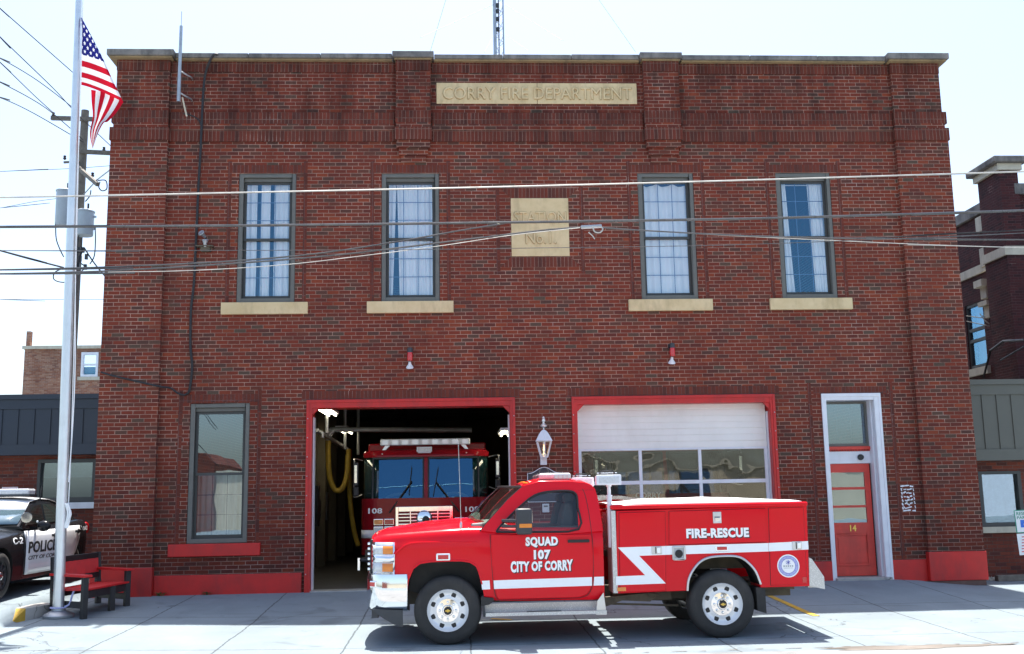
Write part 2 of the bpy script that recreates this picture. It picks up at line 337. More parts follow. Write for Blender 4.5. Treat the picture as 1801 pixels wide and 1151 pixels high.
# ------------------------------------------------------------------ mesh helpers
class MB:
    def __init__(s): s.v = []; s.f = []; s.m = []; s.mi = 0; s.uv = None
    def add(s, vs, fs):
        o = len(s.v); s.v += [Vector(x) for x in vs]
        for f in fs: s.f.append(tuple(i+o for i in f)); s.m.append(s.mi)
        return s
    def box(s, x0, x1, y0, y1, z0, z1):
        if x0 > x1: x0, x1 = x1, x0
        if y0 > y1: y0, y1 = y1, y0
        if z0 > z1: z0, z1 = z1, z0
        return s.add([(x0, y0, z0), (x1, y0, z0), (x1, y1, z0), (x0, y1, z0), (x0, y0, z1), (x1, y0, z1), (x1, y1, z1), (x0, y1, z1)],
                     [(0, 3, 2, 1), (4, 5, 6, 7), (0, 1, 5, 4), (1, 2, 6, 5), (2, 3, 7, 6), (3, 0, 4, 7)])
    def prism(s, pts, a, b, axis='y'):
        """outline pts (u, w) pushed from a to b along axis; u,w are x,z for y, y,z for x, x,y for z"""
        def mk(p, d): return {'y': (p[0], d, p[1]), 'x': (d, p[0], p[1]), 'z': (p[0], p[1], d)}[axis]
        n = len(pts)
        vs = [mk(p, a) for p in pts]+[mk(p, b) for p in pts]
        return s.add(vs, [tuple(range(n)), tuple(range(2*n-1, n-1, -1))]+[(i, i+n, (i+1) % n+n, (i+1) % n) for i in range(n)])
    def tube(s, pts, r, n=8, cap=True):
        pts = [Vector(p) for p in pts]; k = len(pts)
        rr = r if isinstance(r, (list, tuple)) else [r]*k
        o = len(s.v); ref = None
        for i, p in enumerate(pts):
            t = (pts[min(i+1, k-1)]-pts[max(i-1, 0)]).normalized()
            if ref is None: ref = Vector((0, 0, 1)) if abs(t.z) < .9 else Vector((1, 0, 0))
            a = t.cross(ref)
            if a.length < 1e-4: a = t.orthogonal()
            a.normalize(); b = a.cross(t).normalized(); ref = b
            for j in range(n):
                an = 2*math.pi*j/n; s.v.append(p+(a*math.cos(an)+b*math.sin(an))*rr[i])
        for i in range(k-1):
            for j in range(n):
                s.f.append((o+i*n+j, o+i*n+(j+1) % n, o+(i+1)*n+(j+1) % n, o+(i+1)*n+j)); s.m.append(s.mi)
        if cap:
            s.f.append(tuple(o+j for j in range(n-1, -1, -1))); s.m.append(s.mi)
            s.f.append(tuple(o+(k-1)*n+j for j in range(n))); s.m.append(s.mi)
        return s
    def lathe(s, prof, c, axis='z', n=24, a0=0):
        """prof = (radius, height along axis) pairs round centre c"""
        c = Vector(c); o = len(s.v); k = len(prof)
        for r, h in prof:
            for j in range(n):
                an = a0+2*math.pi*j/n; p, q = r*math.cos(an), r*math.sin(an)
                s.v.append(c+{'z': Vector((p, q, h)), 'y': Vector((p, h, q)), 'x': Vector((h, p, q))}[axis])
        for i in range(k-1):
            for j in range(n):
                s.f.append((o+i*n+j, o+i*n+(j+1) % n, o+(i+1)*n+(j+1) % n, o+(i+1)*n+j)); s.m.append(s.mi)
        return s
    def ball(s, c, r, n=12, sc=(1, 1, 1)):
        prof = [(r*math.sin(math.pi*i/(n//2)), -r*math.cos(math.pi*i/(n//2))) for i in range(n//2+1)]
        b = MB().lathe([(max(a, 1e-5), h) for a, h in prof], (0, 0, 0), 'z', n)
        return s.add([Vector((v.x*sc[0], v.y*sc[1], v.z*sc[2]))+Vector(c) for v in b.v], b.f)
    def rows(s, rows, close=False):
        """skin a list of equally long point rows"""
        o = len(s.v); n = len(rows[0])
        for r in rows: s.v += [Vector(p) for p in r]
        for i in range(len(rows)-1):
            for j in range(n if close else n-1):
                s.f.append((o+i*n+j, o+i*n+(j+1) % n, o+(i+1)*n+(j+1) % n, o+(i+1)*n+j)); s.m.append(s.mi)
        return s
    def bar(s, a, b, w, h, up=(0, 0, 1)):
        a, b = Vector(a), Vector(b); t = (b-a).normalized(); u = Vector(up)
        x = t.cross(u)
        if x.length < 1e-4: x = t.orthogonal()
        x.normalize(); y = x.cross(t)
        vs = [p+x*i*w/2+y*j*h/2 for p in (a, b) for i, j in ((-1, -1), (1, -1), (1, 1), (-1, 1))]
        return s.add(vs, [(0, 1, 2, 3), (7, 6, 5, 4), (0, 4, 5, 1), (1, 5, 6, 2), (2, 6, 7, 3), (3, 7, 4, 0)])
    def xf(s, M): s.v = [M @ v for v in s.v]; return s
    def build(s, name, mat, parent=None, smooth=False, bevel=0, solid=0, angle=35, segs=2, recalc=True):
        me = bpy.data.meshes.new(name)
        off = wloc(parent) if parent else Vector((0, 0, 0))
        me.from_pydata([v-off for v in s.v], [], s.f)
        mats = mat if isinstance(mat, (list, tuple)) else [mat]
        for q in mats: me.materials.append(MT[q] if isinstance(q, str) else q)
        if len(mats) > 1: me.polygons.foreach_set('material_index', s.m)
        bm = bmesh.new(); bm.from_mesh(me)
        bmesh.ops.remove_doubles(bm, verts=bm.verts, dist=1e-5)
        if recalc: bmesh.ops.recalc_face_normals(bm, faces=bm.faces)
        bm.to_mesh(me); bm.free()
        if smooth:
            me.shade_smooth()
            me.set_sharp_from_angle(angle=R(angle))
        o = bpy.data.objects.new(name, me); col.objects.link(o)
        if parent: o.parent = parent
        if solid:
            q = o.modifiers.new('thick', 'SOLIDIFY'); q.thickness = solid; q.offset = 0
        if bevel:
            q = o.modifiers.new('bevel', 'BEVEL'); q.width = bevel; q.segments = segs; q.limit_method = 'ANGLE'; q.angle_limit = R(40)
            q.harden_normals = False
        return o
def wloc(o):
    p = Vector((0, 0, 0))
    while o is not None: p = p+o.location; o = o.parent
    return p
def tag(o, label, cat, group=None, kind=None):
    if label: o['label'] = label
    if cat: o['category'] = cat
    if group: o['group'] = group
    if kind: o['kind'] = kind
    return o
def thing(name, loc, label, cat, group=None):
    o = bpy.data.objects.new(name, None); col.objects.link(o); o.location = loc; o.empty_display_size = .2
    return tag(o, label, cat, group)
def grp(name, loc, parent):
    o = bpy.data.objects.new(name, None); col.objects.link(o); o.parent = parent; o.location = Vector(loc)-wloc(parent); return o
def copy_tree(o, parent=None):
    c = o.copy(); col.objects.link(c)
    if parent: c.parent = parent
    for ch in list(o.children): copy_tree(ch, c)
    return c

_tc = {}
def text_pts(body, bold=0.0, shear=0.0, ext=.01, bev=0):
    """flat filled letters as raw vertices and faces, x right and y up, z = depth"""
    cu = bpy.data.curves.new('t', 'FONT'); cu.body = body; cu.offset = bold; cu.shear = shear; cu.extrude = ext; cu.bevel_depth = bev
    cu.resolution_u = 3; cu.space_character = 1.0+1.6*bev; cu.space_line = 1.0
    o = bpy.data.objects.new('t', cu); col.objects.link(o)
    dg = C.evaluated_depsgraph_get(); me = bpy.data.meshes.new_from_object(o.evaluated_get(dg))
    vs = [v.co.copy() for v in me.vertices]; fs = [tuple(p.vertices) for p in me.polygons]
    bpy.data.objects.remove(o); bpy.data.curves.remove(cu); bpy.data.meshes.remove(me)
    return vs, fs
def lettering(name, body, mat, parent, fn, bold=0.0, shear=0.0, depth=.004, warp=None, bev=0):
    """letters fitted to the unit square, warped, then placed by fn(u, v, d) -> world point"""
    vs, fs = text_pts(body, bold, shear, 1.0, bev)
    x0 = min(v.x for v in vs); x1 = max(v.x for v in vs); y0 = min(v.y for v in vs); y1 = max(v.y for v in vs)
    z1 = max(abs(v.z) for v in vs)
    b = MB(); out = []
    for v in vs:
        u, w, d = (v.x-x0)/(x1-x0), (v.y-y0)/(y1-y0), v.z/z1*depth/2
        if warp: u, w = warp(u, w)
        out.append(fn(u, w, d))
    b.add(out, fs)
    return b.build(name, mat, parent)
def front_text(name, body, mat, parent, x0, x1, z0, z1, y, **k):
    return lettering(name, body, mat, parent, lambda u, w, d: Vector((x0+(x1-x0)*u, y-d, z0+(z1-z0)*w)), **k)
def smooth_pts(pts, k=4):
    """Catmull-Rom through the points"""
    P = [Vector(p) for p in pts]; out = []
    for i in range(len(P)-1):
        a, b, c, d = P[max(i-1, 0)], P[i], P[i+1], P[min(i+2, len(P)-1)]
        for j in range(k):
            t = j/k
            out.append(.5*((2*b)+(c-a)*t+(2*a-5*b+4*c-d)*t*t+(3*b-a-3*c+d)*t*t*t))
    out.append(P[-1]); return out
# ------------------------------------------------------------------ ground
def cuts(a, b, n): return [a+(b-a)*i/n for i in range(n+1)]
gx = [-900, -300, -100, -40, -20]+cuts(-14, -7, 7)+[-6.6, -6.4, -6.34, -6.28, -6.2]+cuts(-6, 14, 40)+[20, 40, 100, 300, 900]
gy = [-400, -120, -60, -30, -18, -12, -9, -7.5, -6.5, -6]+cuts(-5.5, 3, 34)+[5, 8, 14, 25, 60, 150, 400, 1200]
gb = MB(); gb.rows([[(x, y, gz(x, y)) for x in gx] for y in gy])
tag(gb.build('ground', 'concrete', smooth=True, angle=60), None, None, kind='structure')
st = MB(); sy = [-16, -12, -9, -7.4, -6.35]; sx = cuts(-30, 30, 60)
random.seed(4)
st.rows([[(x, y+(random.uniform(-.05, .05) if y > -6.5 else 0), gz(x, y)+.004) for x in sx] for y in sy])
tag(st.build('street', 'street'), None, None, kind='structure')
# wet, dirty gutter patch at the street edge
gp = MB(); pts = []
c0 = at(1650, 1149, -6.0)
for i in range(40):
    a = 2*math.pi*i/40; r = 1+.18*math.sin(3*a+1)+.12*math.sin(7*a)+random.uniform(-.06, .06)
    pts.append((5.15+1.0*r*math.cos(a), -6.28+.15*r*math.sin(a)))
gp.add([(x, y, gz(x, y)+.008) for x, y in pts], [tuple(range(len(pts)))])
tag(gp.build('gutter_stain', 'gutter'), None, None, kind='structure')
gp = MB()
for i in range(26):
    x = 1.4+i*.33; y = -6.12+random.uniform(-.03, .03); w = random.uniform(.08, .24)
    gp.add([(x, y-.012, gz(x, y)+.009), (x+w, y-.02, gz(x, y)+.009), (x+w*1.1, y+.015, gz(x, y)+.009), (x+.05, y+.012, gz(x, y)+.009)], [(0, 1, 2, 3)])
tag(gp.build('gutter_dirt', 'gutter'), None, None, kind='stuff')
# painted yellow bay line on the apron
def ground_pt(px, py):
    d = at(px, py, 0)-CAM; a, b_ = .3, 1.4
    for _ in range(50):
        m = (a+b_)/2; p = CAM+d*m
        if p.z > gz(p.x, p.y, False): a = m
        else: b_ = m
    return CAM+d*a
def mark(name, pix, w):
    b = MB(); P = [ground_pt(*q) for q in pix]
    for a, c in zip(P, P[1:]):
        n = 6; d = (c-a); s_ = Vector((-d.y, d.x, 0)).normalized()*w/2
        rows = []
        for i in range(n+1):
            m = a+d*(i/n); rows.append([(m.x+s_.x, m.y+s_.y, gz(m.x, m.y)+.006), (m.x-s_.x, m.y-s_.y, gz(m.x, m.y)+.006)])
        b.rows(rows)
    return tag(b.build(name, 'yellow'), None, None, kind='structure')
mark('yellow_bay_line', [(1330, 1038), (1436, 1084)], .1)
mark('yellow_bay_line', [(864, 1089), (900, 1091)], .09)

# ------------------------------------------------------------------ the fire station
ST = thing('fire_station', (0, 0, 0), 'two storey red brick fire station with two truck bays and tan name stones', 'fire station')
XL, XR = -6.149, 9.226
WINS = [(-3.88, -2.856), (-1.327, -.283), (3.351, 4.39), (5.93, 6.96)]
WZ = (5.006, 7.377)
OPEN = [(a, b, *WZ) for a, b in WINS]+[(-4.616, -3.593, .844, 3.232), (-2.583, .994, -1, 3.233), (2.053, 5.638, -1, 3.233), (6.545, 7.569, -1, 3.229)]
WT = .32
def wall_with_openings(b, xa, xb, za, zb, ops, y0, y1):
    xs = sorted({xa, xb}|{v for o in ops for v in o[:2] if xa < v < xb}); zs = sorted({za, zb}|{v for o in ops for v in o[2:] if za < v < zb})
    hole = lambda x, z: any(o[0] < x < o[1] and o[2] < z < o[3] for o in ops)
    for x0, x1 in zip(xs, xs[1:]):
        for z0, z1 in zip(zs, zs[1:]):
            if not hole((x0+x1)/2, (z0+z1)/2):
                for y in (y0, y1): b.add([(x0, y, z0), (x1, y, z0), (x1, y, z1), (x0, y, z1)], [(0, 1, 2, 3)])
    for x0, x1, z0, z1 in ops:
        z0 = max(z0, za)
        b.add([(x0, y0, z0), (x0, y1, z0), (x0, y1, z1), (x0, y0, z1)], [(0, 1, 2, 3)])
        b.add([(x1, y0, z0), (x1, y1, z0), (x1, y1, z1), (x1, y0, z1)], [(0, 1, 2, 3)])
        b.add([(x0, y0, z1), (x1, y0, z1), (x1, y1, z1), (x0, y1, z1)], [(0, 1, 2, 3)])
        b.add([(x0, y0, z0), (x1, y0, z0), (x1, y1, z0), (x0, y1, z0)], [(0, 1, 2, 3)])
b = MB(); wall_with_openings(b, XL+.03, XR-.03, -.4, 9.5, OPEN, 0, WT)
b.box(XL+.03, XL+.33, WT, 17, -.4, 9.3).box(XR-.33, XR-.03, WT, 17, -.4, 9.3).box(XL+.33, XR-.33, 16.7, 17, -.4, 9.3)
b.build('wall', 'brick', ST)
MB().box(XL+.2, XR-.2, .28, 16.9, 8.7, 8.95).build('roof', 'dark', ST)
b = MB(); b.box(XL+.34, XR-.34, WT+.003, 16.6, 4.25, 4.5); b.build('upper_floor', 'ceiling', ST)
b = MB()
for i in range(14): b.box(-3.3, 6.3, 1.0+i*1.1, 1.12+i*1.1, 3.98, 4.247)
for x in (-1.6, .2): b.box(x, x+.1, .5, 16, 3.84, 3.978)
b.build('ceiling_joist', 'ceiling', ST)
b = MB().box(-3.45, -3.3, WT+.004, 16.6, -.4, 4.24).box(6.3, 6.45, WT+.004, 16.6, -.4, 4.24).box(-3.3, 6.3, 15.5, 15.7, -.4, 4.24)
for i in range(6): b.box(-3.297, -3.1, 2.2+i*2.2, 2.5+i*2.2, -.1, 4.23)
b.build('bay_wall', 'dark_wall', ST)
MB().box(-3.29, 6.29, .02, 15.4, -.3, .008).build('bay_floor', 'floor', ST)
for q in ((-2.58, .99), (2.06, 5.63)): MB().box(*q, -.03, .36, -.2, .014).build('door_sill_plate', 'galv', ST)
# corner pilasters, stepped at the belt courses
for x0, x1, s in ((XL, -5.145, -1), (8.223, XR, 1)):
    b = MB().box(x0, x1, -.1, .8, .46 if s < 0 else .45, 7.97)
    xa, xb = (x0+.05, x1-.01) if s < 0 else (x0+.01, x1-.06)
    b.box(xa, xb, -.07, .8, 8.53, 9.3)
    b.box(xa-.01, xb+.01, -.115, .8, 8.21, 8.298); b.build('pilaster', 'brick', ST)
    for q in ((x0-.02, x1+.02, -.125, .8, 7.972, 8.208), (x0, x1, -.11, .8, 8.3, 8.528), (xa-.004, xb+.004, -.085, .8, 9.302, 9.5)):
        MB().box(*q).build('belt_course', 'brick_soldier', ST)
for x0, x1 in ((-5.13, -1.09), (-.4, 3.49), (4.21, 8.21)):
    for z0, z1, y in ((7.972, 8.188, -.03), (8.3, 8.518, -.04), (9.305, 9.5, -.018)): MB().box(x0, x1, y, .1, z0, z1).build('belt_course', 'brick_soldier', ST)
    MB().box(x0, x1, -.05, .1, 8.19, 8.298).build('belt_ledge', 'brick', ST)
# short parapet piers
for x0, x1 in ((-1.07, -.42), (3.51, 4.19)):
    b = MB().box(x0+.01, x1-.01, -.12, .3, 8.53, 9.3).box(x0+.01, x1-.01, -.14, .3, 8.21, 8.3)
    b.box(x0+.02, x1-.02, -.12, .1, 7.83, 7.97).box(x0+.06, x1-.06, -.08, .1, 7.7, 7.828).box(x0+.1, x1-.1, -.04, .1, 7.58, 7.698)
    b.build('parapet_pier', 'brick', ST)
    for q in ((x0-.01, x1+.01, -.15, .3, 7.972, 8.208), (x0, x1, -.13, .3, 8.302, 8.528), (x0+.005, x1-.005, -.13, .3, 9.302, 9.5)): MB().box(*q).build('belt_course', 'brick_soldier', ST)
# coping
u = MB()
random.seed(3)
for xa, xb in ((-5.05, -1.13), (-.36, 3.45), (4.25, 8.13)):
    n = 3; x = xa
    for i in range(n):
        w = (xb-xa)/n; dz = random.uniform(-.006, .006)
        MB().box(x+.004, x+w-.004, -.14+random.uniform(-.006, .006), .4, 9.532, 9.62+dz).build('coping', 'coping', ST, bevel=.012); x += w
    u.box(xa, xb, -.1, .38, 9.502, 9.53)
for xa, xb, y in ((-6.25, -5.06, -.23), (8.14, 9.32, -.23), (-1.125, -.365, -.2), (3.455, 4.245, -.2)):
    MB().box(xa, xb, y, .9 if y < -.21 else .4, 9.535, 9.65).build('coping', 'coping', ST, bevel=.012); u.box(xa+.04, xb-.04, y+.045, .85 if y < -.21 else .36, 9.502, 9.533)
u.build('coping_bed', 'coping_under', ST)
# lintels, jamb strips and stone sills
def jamb_trim(x0, x1, z0, z1, d=.13):
    l = MB().box(x0-.16, x1+.16, -.004, .05, z1+.012, z1+.155); l.build('lintel', 'brick_jamb', ST)
    for xa in (x0-d-.068, x1+d): MB().box(xa, xa+.068, -.0035, .05, z0, z1+.23).build('jamb_strip', 'brick_jamb', ST)
for a, bb in WINS:
    jamb_trim(a, bb, WZ[0], WZ[1])
    MB().box(a-.25, bb+.24, -.06, .2, WZ[0]-.215, WZ[0]-.003).build('sill', 'limestone', ST, bevel=.008)
jamb_trim(-4.616, -3.593, .844, 3.232); jamb_trim(6.545, 7.569, .34, 3.229, .2)
MB().box(-4.9, -3.36, -.075, .2, .632, .841).build('sill', 'red_trim', ST, bevel=.012)
for x0, x1 in ((-2.583, .994), (2.053, 5.638)): MB().box(x0-.12, x1+.12, -.004, .05, 3.262, 3.42).build('lintel', 'brick_jamb', ST)
# red painted base
for q in [(x0, x1, -.025, .1, -.3, .325) for x0, x1 in ((-5.13, -2.66), (1.07, 1.98), (5.71, 6.54), (7.575, 8.21))]+[(XL-.015, -5.135, -.125, .9, -.3, .47), (8.21, XR+.02, -.125, .9, -.04, .455)]:
    MB().box(*q).build('base_band', 'red_trim', ST, bevel=.01)
MB().box(8.0, XR-.02, -.105, .9, -.5, -.043).build('plinth', 'plinth', ST)
# name stones
b = MB().box(-.321, 1.538, -.012, .06, 8.706, 9.11).box(1.545, 3.402, -.012, .06, 8.706, 9.11)
ns = b.build('name_stone', 'limestone', ST, bevel=.006)
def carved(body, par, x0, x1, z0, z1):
    front_text('letter_shade', body, 'stone_letter_shade', par, x0-.014, x1+.014, z0-.014, z1+.014, -.0125, depth=.003, bev=.014)  # widened dark copy paints the shade that outlines the letters
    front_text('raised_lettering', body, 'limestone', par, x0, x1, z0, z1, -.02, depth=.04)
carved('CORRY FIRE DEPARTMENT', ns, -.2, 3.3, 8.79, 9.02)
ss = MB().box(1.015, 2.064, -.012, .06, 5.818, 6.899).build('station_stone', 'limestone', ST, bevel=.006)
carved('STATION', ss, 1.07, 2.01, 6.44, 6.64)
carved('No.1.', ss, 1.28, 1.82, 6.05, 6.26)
# mitred brick surround of the station stone
b = MB(); X0, X1, Z0, Z1 = 1.015, 2.064, 5.818, 6.899; w = .2
b.prism([(X0-w, Z1+w), (X1+w, Z1+w), (X1+.008, Z1+.008), (X0-.008, Z1+.008)], -.0045, .05); b.build('stone_surround', 'brick_soldier', ST); b = MB()
b.prism([(X0-w, Z0-w), (X0-.008, Z0-.008), (X1+.008, Z0-.008), (X1+w, Z0-w)], -.0045, .05)
b.build('stone_surround', 'brick_soldier', ST)
for xa in (X0-w-.075, X1+w+.007): MB().box(xa, xa+.068, -.0035, .05, Z0-w-.13, Z1+w+.02).build('jamb_strip', 'brick_jamb', ST)
# bit of old white paint daubed on the bricks beside the door
random.seed(8); b = MB(); X0, X1, Z0, Z1 = 7.845, 8.075, 1.17, 1.6
def daub(x0, z0, x1, z1, w):
    d = Vector((x1-x0, 0, z1-z0)); n = Vector((-d.z, 0, d.x)).normalized()*w/2; k = 4; rows = []
    for i in range(k+1):
        m = Vector((x0, 0, z0))+d*(i/k); f = random.uniform(.6, 1.25)
        rows.append([(m.x+n.x*f, -.004, m.z+n.z*f), (m.x-n.x*f, -.004, m.z-n.z*f)])
    b.rows(rows)
daub(X0, Z1, X0+.16, Z1+.012, .024); daub(X0+.17, Z1, X1, Z1-.01, .026); daub(X0+.02, Z0, X0+.16, Z0+.012, .026); daub(X0+.185, Z0, X1+.015, Z0, .03)
for i in range(6): daub(X0+.012+random.uniform(-.005, .01), Z1-.035-i*.065, X0+.02+random.uniform(-.005, .012), Z1-.08-i*.065, .022)
for i in range(5): daub(X1-.006+i*.003, Z1-.04-i*.075, X1+.004+i*.003, Z1-.09-i*.075, .018)
for i in range(5):
    z = Z1-.06-i*.062
    for k in range(3):
        x = X0+.055+k*.05+random.uniform(-.01, .01); a = random.uniform(-.03, .03); daub(x, z, x+.045, z+a, random.uniform(.018, .03))
daub(X0+.03, Z0+.075, X0+.06, Z0+.04, .02); daub(X0+.06, Z0+.04, X0+.18, Z0+.07, .02)
b.build('paint_daub', 'white', ST, recalc=False)

def ring(b, x0, x1, z0, z1, wl, wr, wt, wb, y0, y1):
    b.box(x0, x0+wl, y0, y1, z0, z1); b.box(x1-wr, x1, y0, y1, z0, z1)
    b.box(x0+wl, x1-wr, y0, y1, z1-wt, z1)
    if wb: b.box(x0+wl, x1-wr, y0, y1, z0, z0+wb)
    return b
def drape(b, x0, x1, z0, z1, y, amp=.013, per=.085, top=None, bottom=None, n=60):
    rows = []
    for j in range(9):
        v = j/8; row = []
        for i in range(n+1):
            u = i/n; x = x0+(x1-x0)*u
            if top: x = (top[0]+(top[1]-top[0])*u)*(v)+(bottom[0]+(bottom[1]-bottom[0])*u)*(1-v)
            row.append((x, y+amp*math.sin(u*(x1-x0)/per*6.28+.4*math.sin(7*u))+.008*math.sin(13*u+4*v), z0+(z1-z0)*v))
        rows.append(row)
    b.rows(rows)
def window(x0, x1, z0, z1, glassm, style):
    W = ring(MB(), x0+.004, x1-.004, z0+.004, z1-.004, .075, .075, .07, .075, .012, .2)
    W.box(x0+.08, x1-.08, .06, .2, z1-.14, z1-.075)
    w = W.build('window', 'frame_grey', ST, bevel=.006)
    zm = z0+(z1-z0)*.49
    xa, xb = x0+.085, x1-.085
    sash = [(zm-.02, z1-.145, .09), (z0+.08, zm+.025, .125)]
    for k, (a, c, y) in enumerate(sash):
        ring(MB(), xa, xb, a, c, .045, .045, .04, .045 if k == 0 else .06, y, y+.03).build('sash', 'sash_dark', w)
        p0, p1, q0, q1 = xa+.046, xb-.046, a+(.046 if k == 0 else .061), c-.041
        MB().add([(p0, y+.01, q0), (p1, y+.01, q0), (p1, y+.01, q1), (p0, y+.01, q1)], [(0, 1, 2, 3)]).build('pane', glassm, w)
        if style != 'ground' or k == 1:
            m = MB(); mw = .006
            for i in (1, 2):
                m.box(p0+(p1-p0)*i/3-mw, p0+(p1-p0)*i/3+mw, y+.017, y+.024, q0, q1)
                m.box(p0, p1, y+.016, y+.023, q0+(q1-q0)*i/3-mw, q0+(q1-q0)*i/3+mw)
            m.build('muntin', 'muntin', w)
    c = MB(); yc = .18; xl, xr, zl, zh = x0+.06, x1-.06, z0+.05, z1-.1
    if style == 'split':
        d = (xr-xl)/10
        for a, e in ((xl, xl+2.7*d), (xl+3.4*d, xl+5.3*d), (xl+6.1*d, xr)): drape(c, a, e, zl, zh, yc)
    elif style == 'wedge':
        drape(c, xl, xl+.2, zl, zh, yc, top=(xl, xl+.205), bottom=(xl, xl+.13)); drape(c, xl+.2, xr, zl, zh, yc, top=(xl+.21, xr), bottom=(xl+.26, xr))
    elif style == 'sheer':
        n = 60; rows = []
        for j in range(10):
            v = j/9; row = []
            for i in range(n+1):
                u_ = i/n; t_ = zh-.06-.05*abs(math.sin(u_*9.4))
                row.append((xl+(xr-xl)*u_, yc+.015*math.sin(u_*38+2*math.sin(3*u_)+1.2*v), zl+(t_-zl)*v))
            rows.append(row)
        c.rows(rows)
    elif style == 'open':
        drape(c, xl, xl+.2, zl, zh, yc, .014, .06, top=(xl, xl+.17), bottom=(xl+.0, xl+.25)); drape(c, xr-.3, xr, zl, zh, yc, .014, .06, top=(xr-.33, xr), bottom=(xr-.28, xr))
        c.box(xl, xr, yc-.02, yc-.008, zh-.1, zh-.09)
    elif style == 'ground':
        drape(c, xl, xr, zl, zl+1.15, yc+.3, .02, .1)
    if c.v: c.build('curtain', 'curtain', w, smooth=True, angle=80, recalc=False)
    return w
for (a, bb), sty in zip(WINS, ('split', 'wedge', 'sheer', 'open')): window(a, bb, *WZ, 'glass_up', sty)
window(-4.616, -3.593, .844, 3.232, 'glass_low', 'ground')

# truck bay frames of red channel
def bay_frame(x0, x1, z1):
    b = MB()
    fw = .065
    b.box(x0-.0, x0+fw, -.035, WT+.04, -.2, z1); b.box(x1-fw, x1, -.035, WT+.04, -.2, z1); b.box(x0+fw, x1-fw, -.035, WT+.04, z1-.11, z1)
    b.box(x0-.03, x0+.02, -.05, -.001, -.2, z1+.03); b.box(x1-.02, x1+.03, -.05, -.001, -.2, z1+.03); b.box(x0+.02, x1-.02, -.05, -.001, z1-.02, z1+.03)
    g = .13
    b.prism([(x0+fw, z1-.11), (x0+fw+g, z1-.11), (x0+fw, z1-.11-g)], -.02, .03); b.prism([(x1-fw, z1-.11), (x1-fw, z1-.11-g), (x1-fw-g, z1-.11)], -.02, .03)
    f = b.build('bay_frame', 'red_steel', ST, bevel=.005)
    for q in ((x0+fw+.002, x0+fw+.022), (x1-fw-.022, x1-fw-.002)): MB().box(*q, .12, .3, .02, z1-.26).build('weather_strip', 'white', f)
    s = MB()
    for xx in (x0-.005, x1+.005):
        for k in range(9): s.ball((xx, -.052, .3+k*.33), .012, 6)
    s.build('bolt', 'galv', f)
bay_frame(-2.583, .994, 3.233); bay_frame(2.053, 5.638, 3.233)
# closed sectional door of the right bay
GX0, GX1, GY = 2.145, 5.546, .19
gd = MB()
zt = az(1180, 710, GY)
zg = [az(1180, 790, GY), az(1180, 848, GY), az(1180, 906, GY), az(1180, 964, GY)]
n = 7; h = (zt-zg[0]-.02)/n
for i in range(n):
    z = zg[0]+.02+i*h
    gd.box(GX0, GX1, GY+(0.0 if i % 2 else .004), GY+.05, z+.002, z+h-.006)
gd.box(GX0, GX1, GY+.012, GY+.048, zg[0]-.02, zt)
sxs = [GX0, ax(1126.5, 815, GY), ax(1231.5, 815, GY), GX1]
gd_o = gd.build('garage_door', 'door_white', ST, bevel=.003)
fr = MB(); zz = [zg[0]+.02]+zg[1:]+[.02]
for i in range(len(zz)-1):
    fr.box(GX0, GX1, GY-.004, GY+.046, zz[i]-.035, zz[i]+(.0 if i == 0 else .03))
    for x in sxs:
        w = .03 if x in (GX0, GX1) else .028
        xa, xb = (x, x+.055) if x == GX0 else (x-.055, x) if x == GX1 else (x-w, x+w)
        fr.box(xa, xb, GY-.002, GY+.045, zz[i+1]+.031, zz[i]-.036)
fr.box(GX0, GX1, GY-.004, GY+.046, .015, .09)
fr.build('window_rail', 'white', gd_o, bevel=.003)
for i in range(len(zz)-1):
    for k in range(3):
        MB().box(sxs[k]+.03, sxs[k+1]-.03, GY+.02, GY+.026, zz[i+1]+.03, zz[i]-.034).build('pane', 'glass_door', gd_o)
# entrance door: white casing, transom light, dentil strip, red leaf with three lights
ED = MB()
DX0, DX1 = 6.545, 7.569; DY = .27
ED.box(DX0, DX0+.05, -.02, DY+.03, -.05, 3.229); ED.box(DX1-.1, DX1, -.02, DY+.03, -.05, 3.229); ED.box(DX0+.05, DX1-.1, -.02, DY+.03, 3.14, 3.229)
ED.box(DX1-.015, DX1+.03, -.03, -.001, -.05, 3.25); ED.box(DX0-.03, DX0+.015, -.03, -.001, -.05, 3.25); ED.box(DX0-.03, DX1+.03, -.032, -.002, 3.2, 3.262)
ED.box(DX1-.13, DX1-.1, .1, DY+.03, -.03, 3.14)
ED.box(DX0+.05, DX1-.13, DY-.03, DY+.05, 2.02, 2.24)
ed = ED.build('entrance_door', 'white', ST, bevel=.006)
ring(MB(), DX0+.05, DX1-.13, 2.33, 3.135, .03, .04, .04, .05, DY-.01, DY+.04).build('transom_frame', 'frame_grey', ed)
m = MB(); x0, x1 = DX0+.08, DX1-.17
for i in (1, 2): m.box(x0+(x1-x0)*i/3-.005, x0+(x1-x0)*i/3+.005, DY+.026, DY+.032, 2.38, 3.09)
m.box(x0, x1, DY+.026, DY+.032, 2.73, 2.74); m.build('muntin', 'frame_grey', ed)
MB().box(x0, x1, DY+.015, DY+.02, 2.38, 3.095).build('transom_pane', 'glass_low', ed)
b = MB().box(DX0+.05, DX1-.13, DY-.06, DY+.02, 2.272, 2.325)
for i in range(17): b.box(DX0+.06+i*.05, DX0+.085+i*.05, DY-.055, DY, 2.242, 2.271)
b.build('dentil_strip', 'door_red', ed)
lamp = MB().lathe([(.001, -.06), (.045, -.06), (.055, -.02), (.05, .02)], (7.25, DY-.04, 2.13), 'y', 16); lamp.build('door_camera', 'black', ed, smooth=True)
MB().box(7.2, 7.3, DY-.036, DY-.029, 2.06, 2.2).build('camera_plate', 'white', ed)
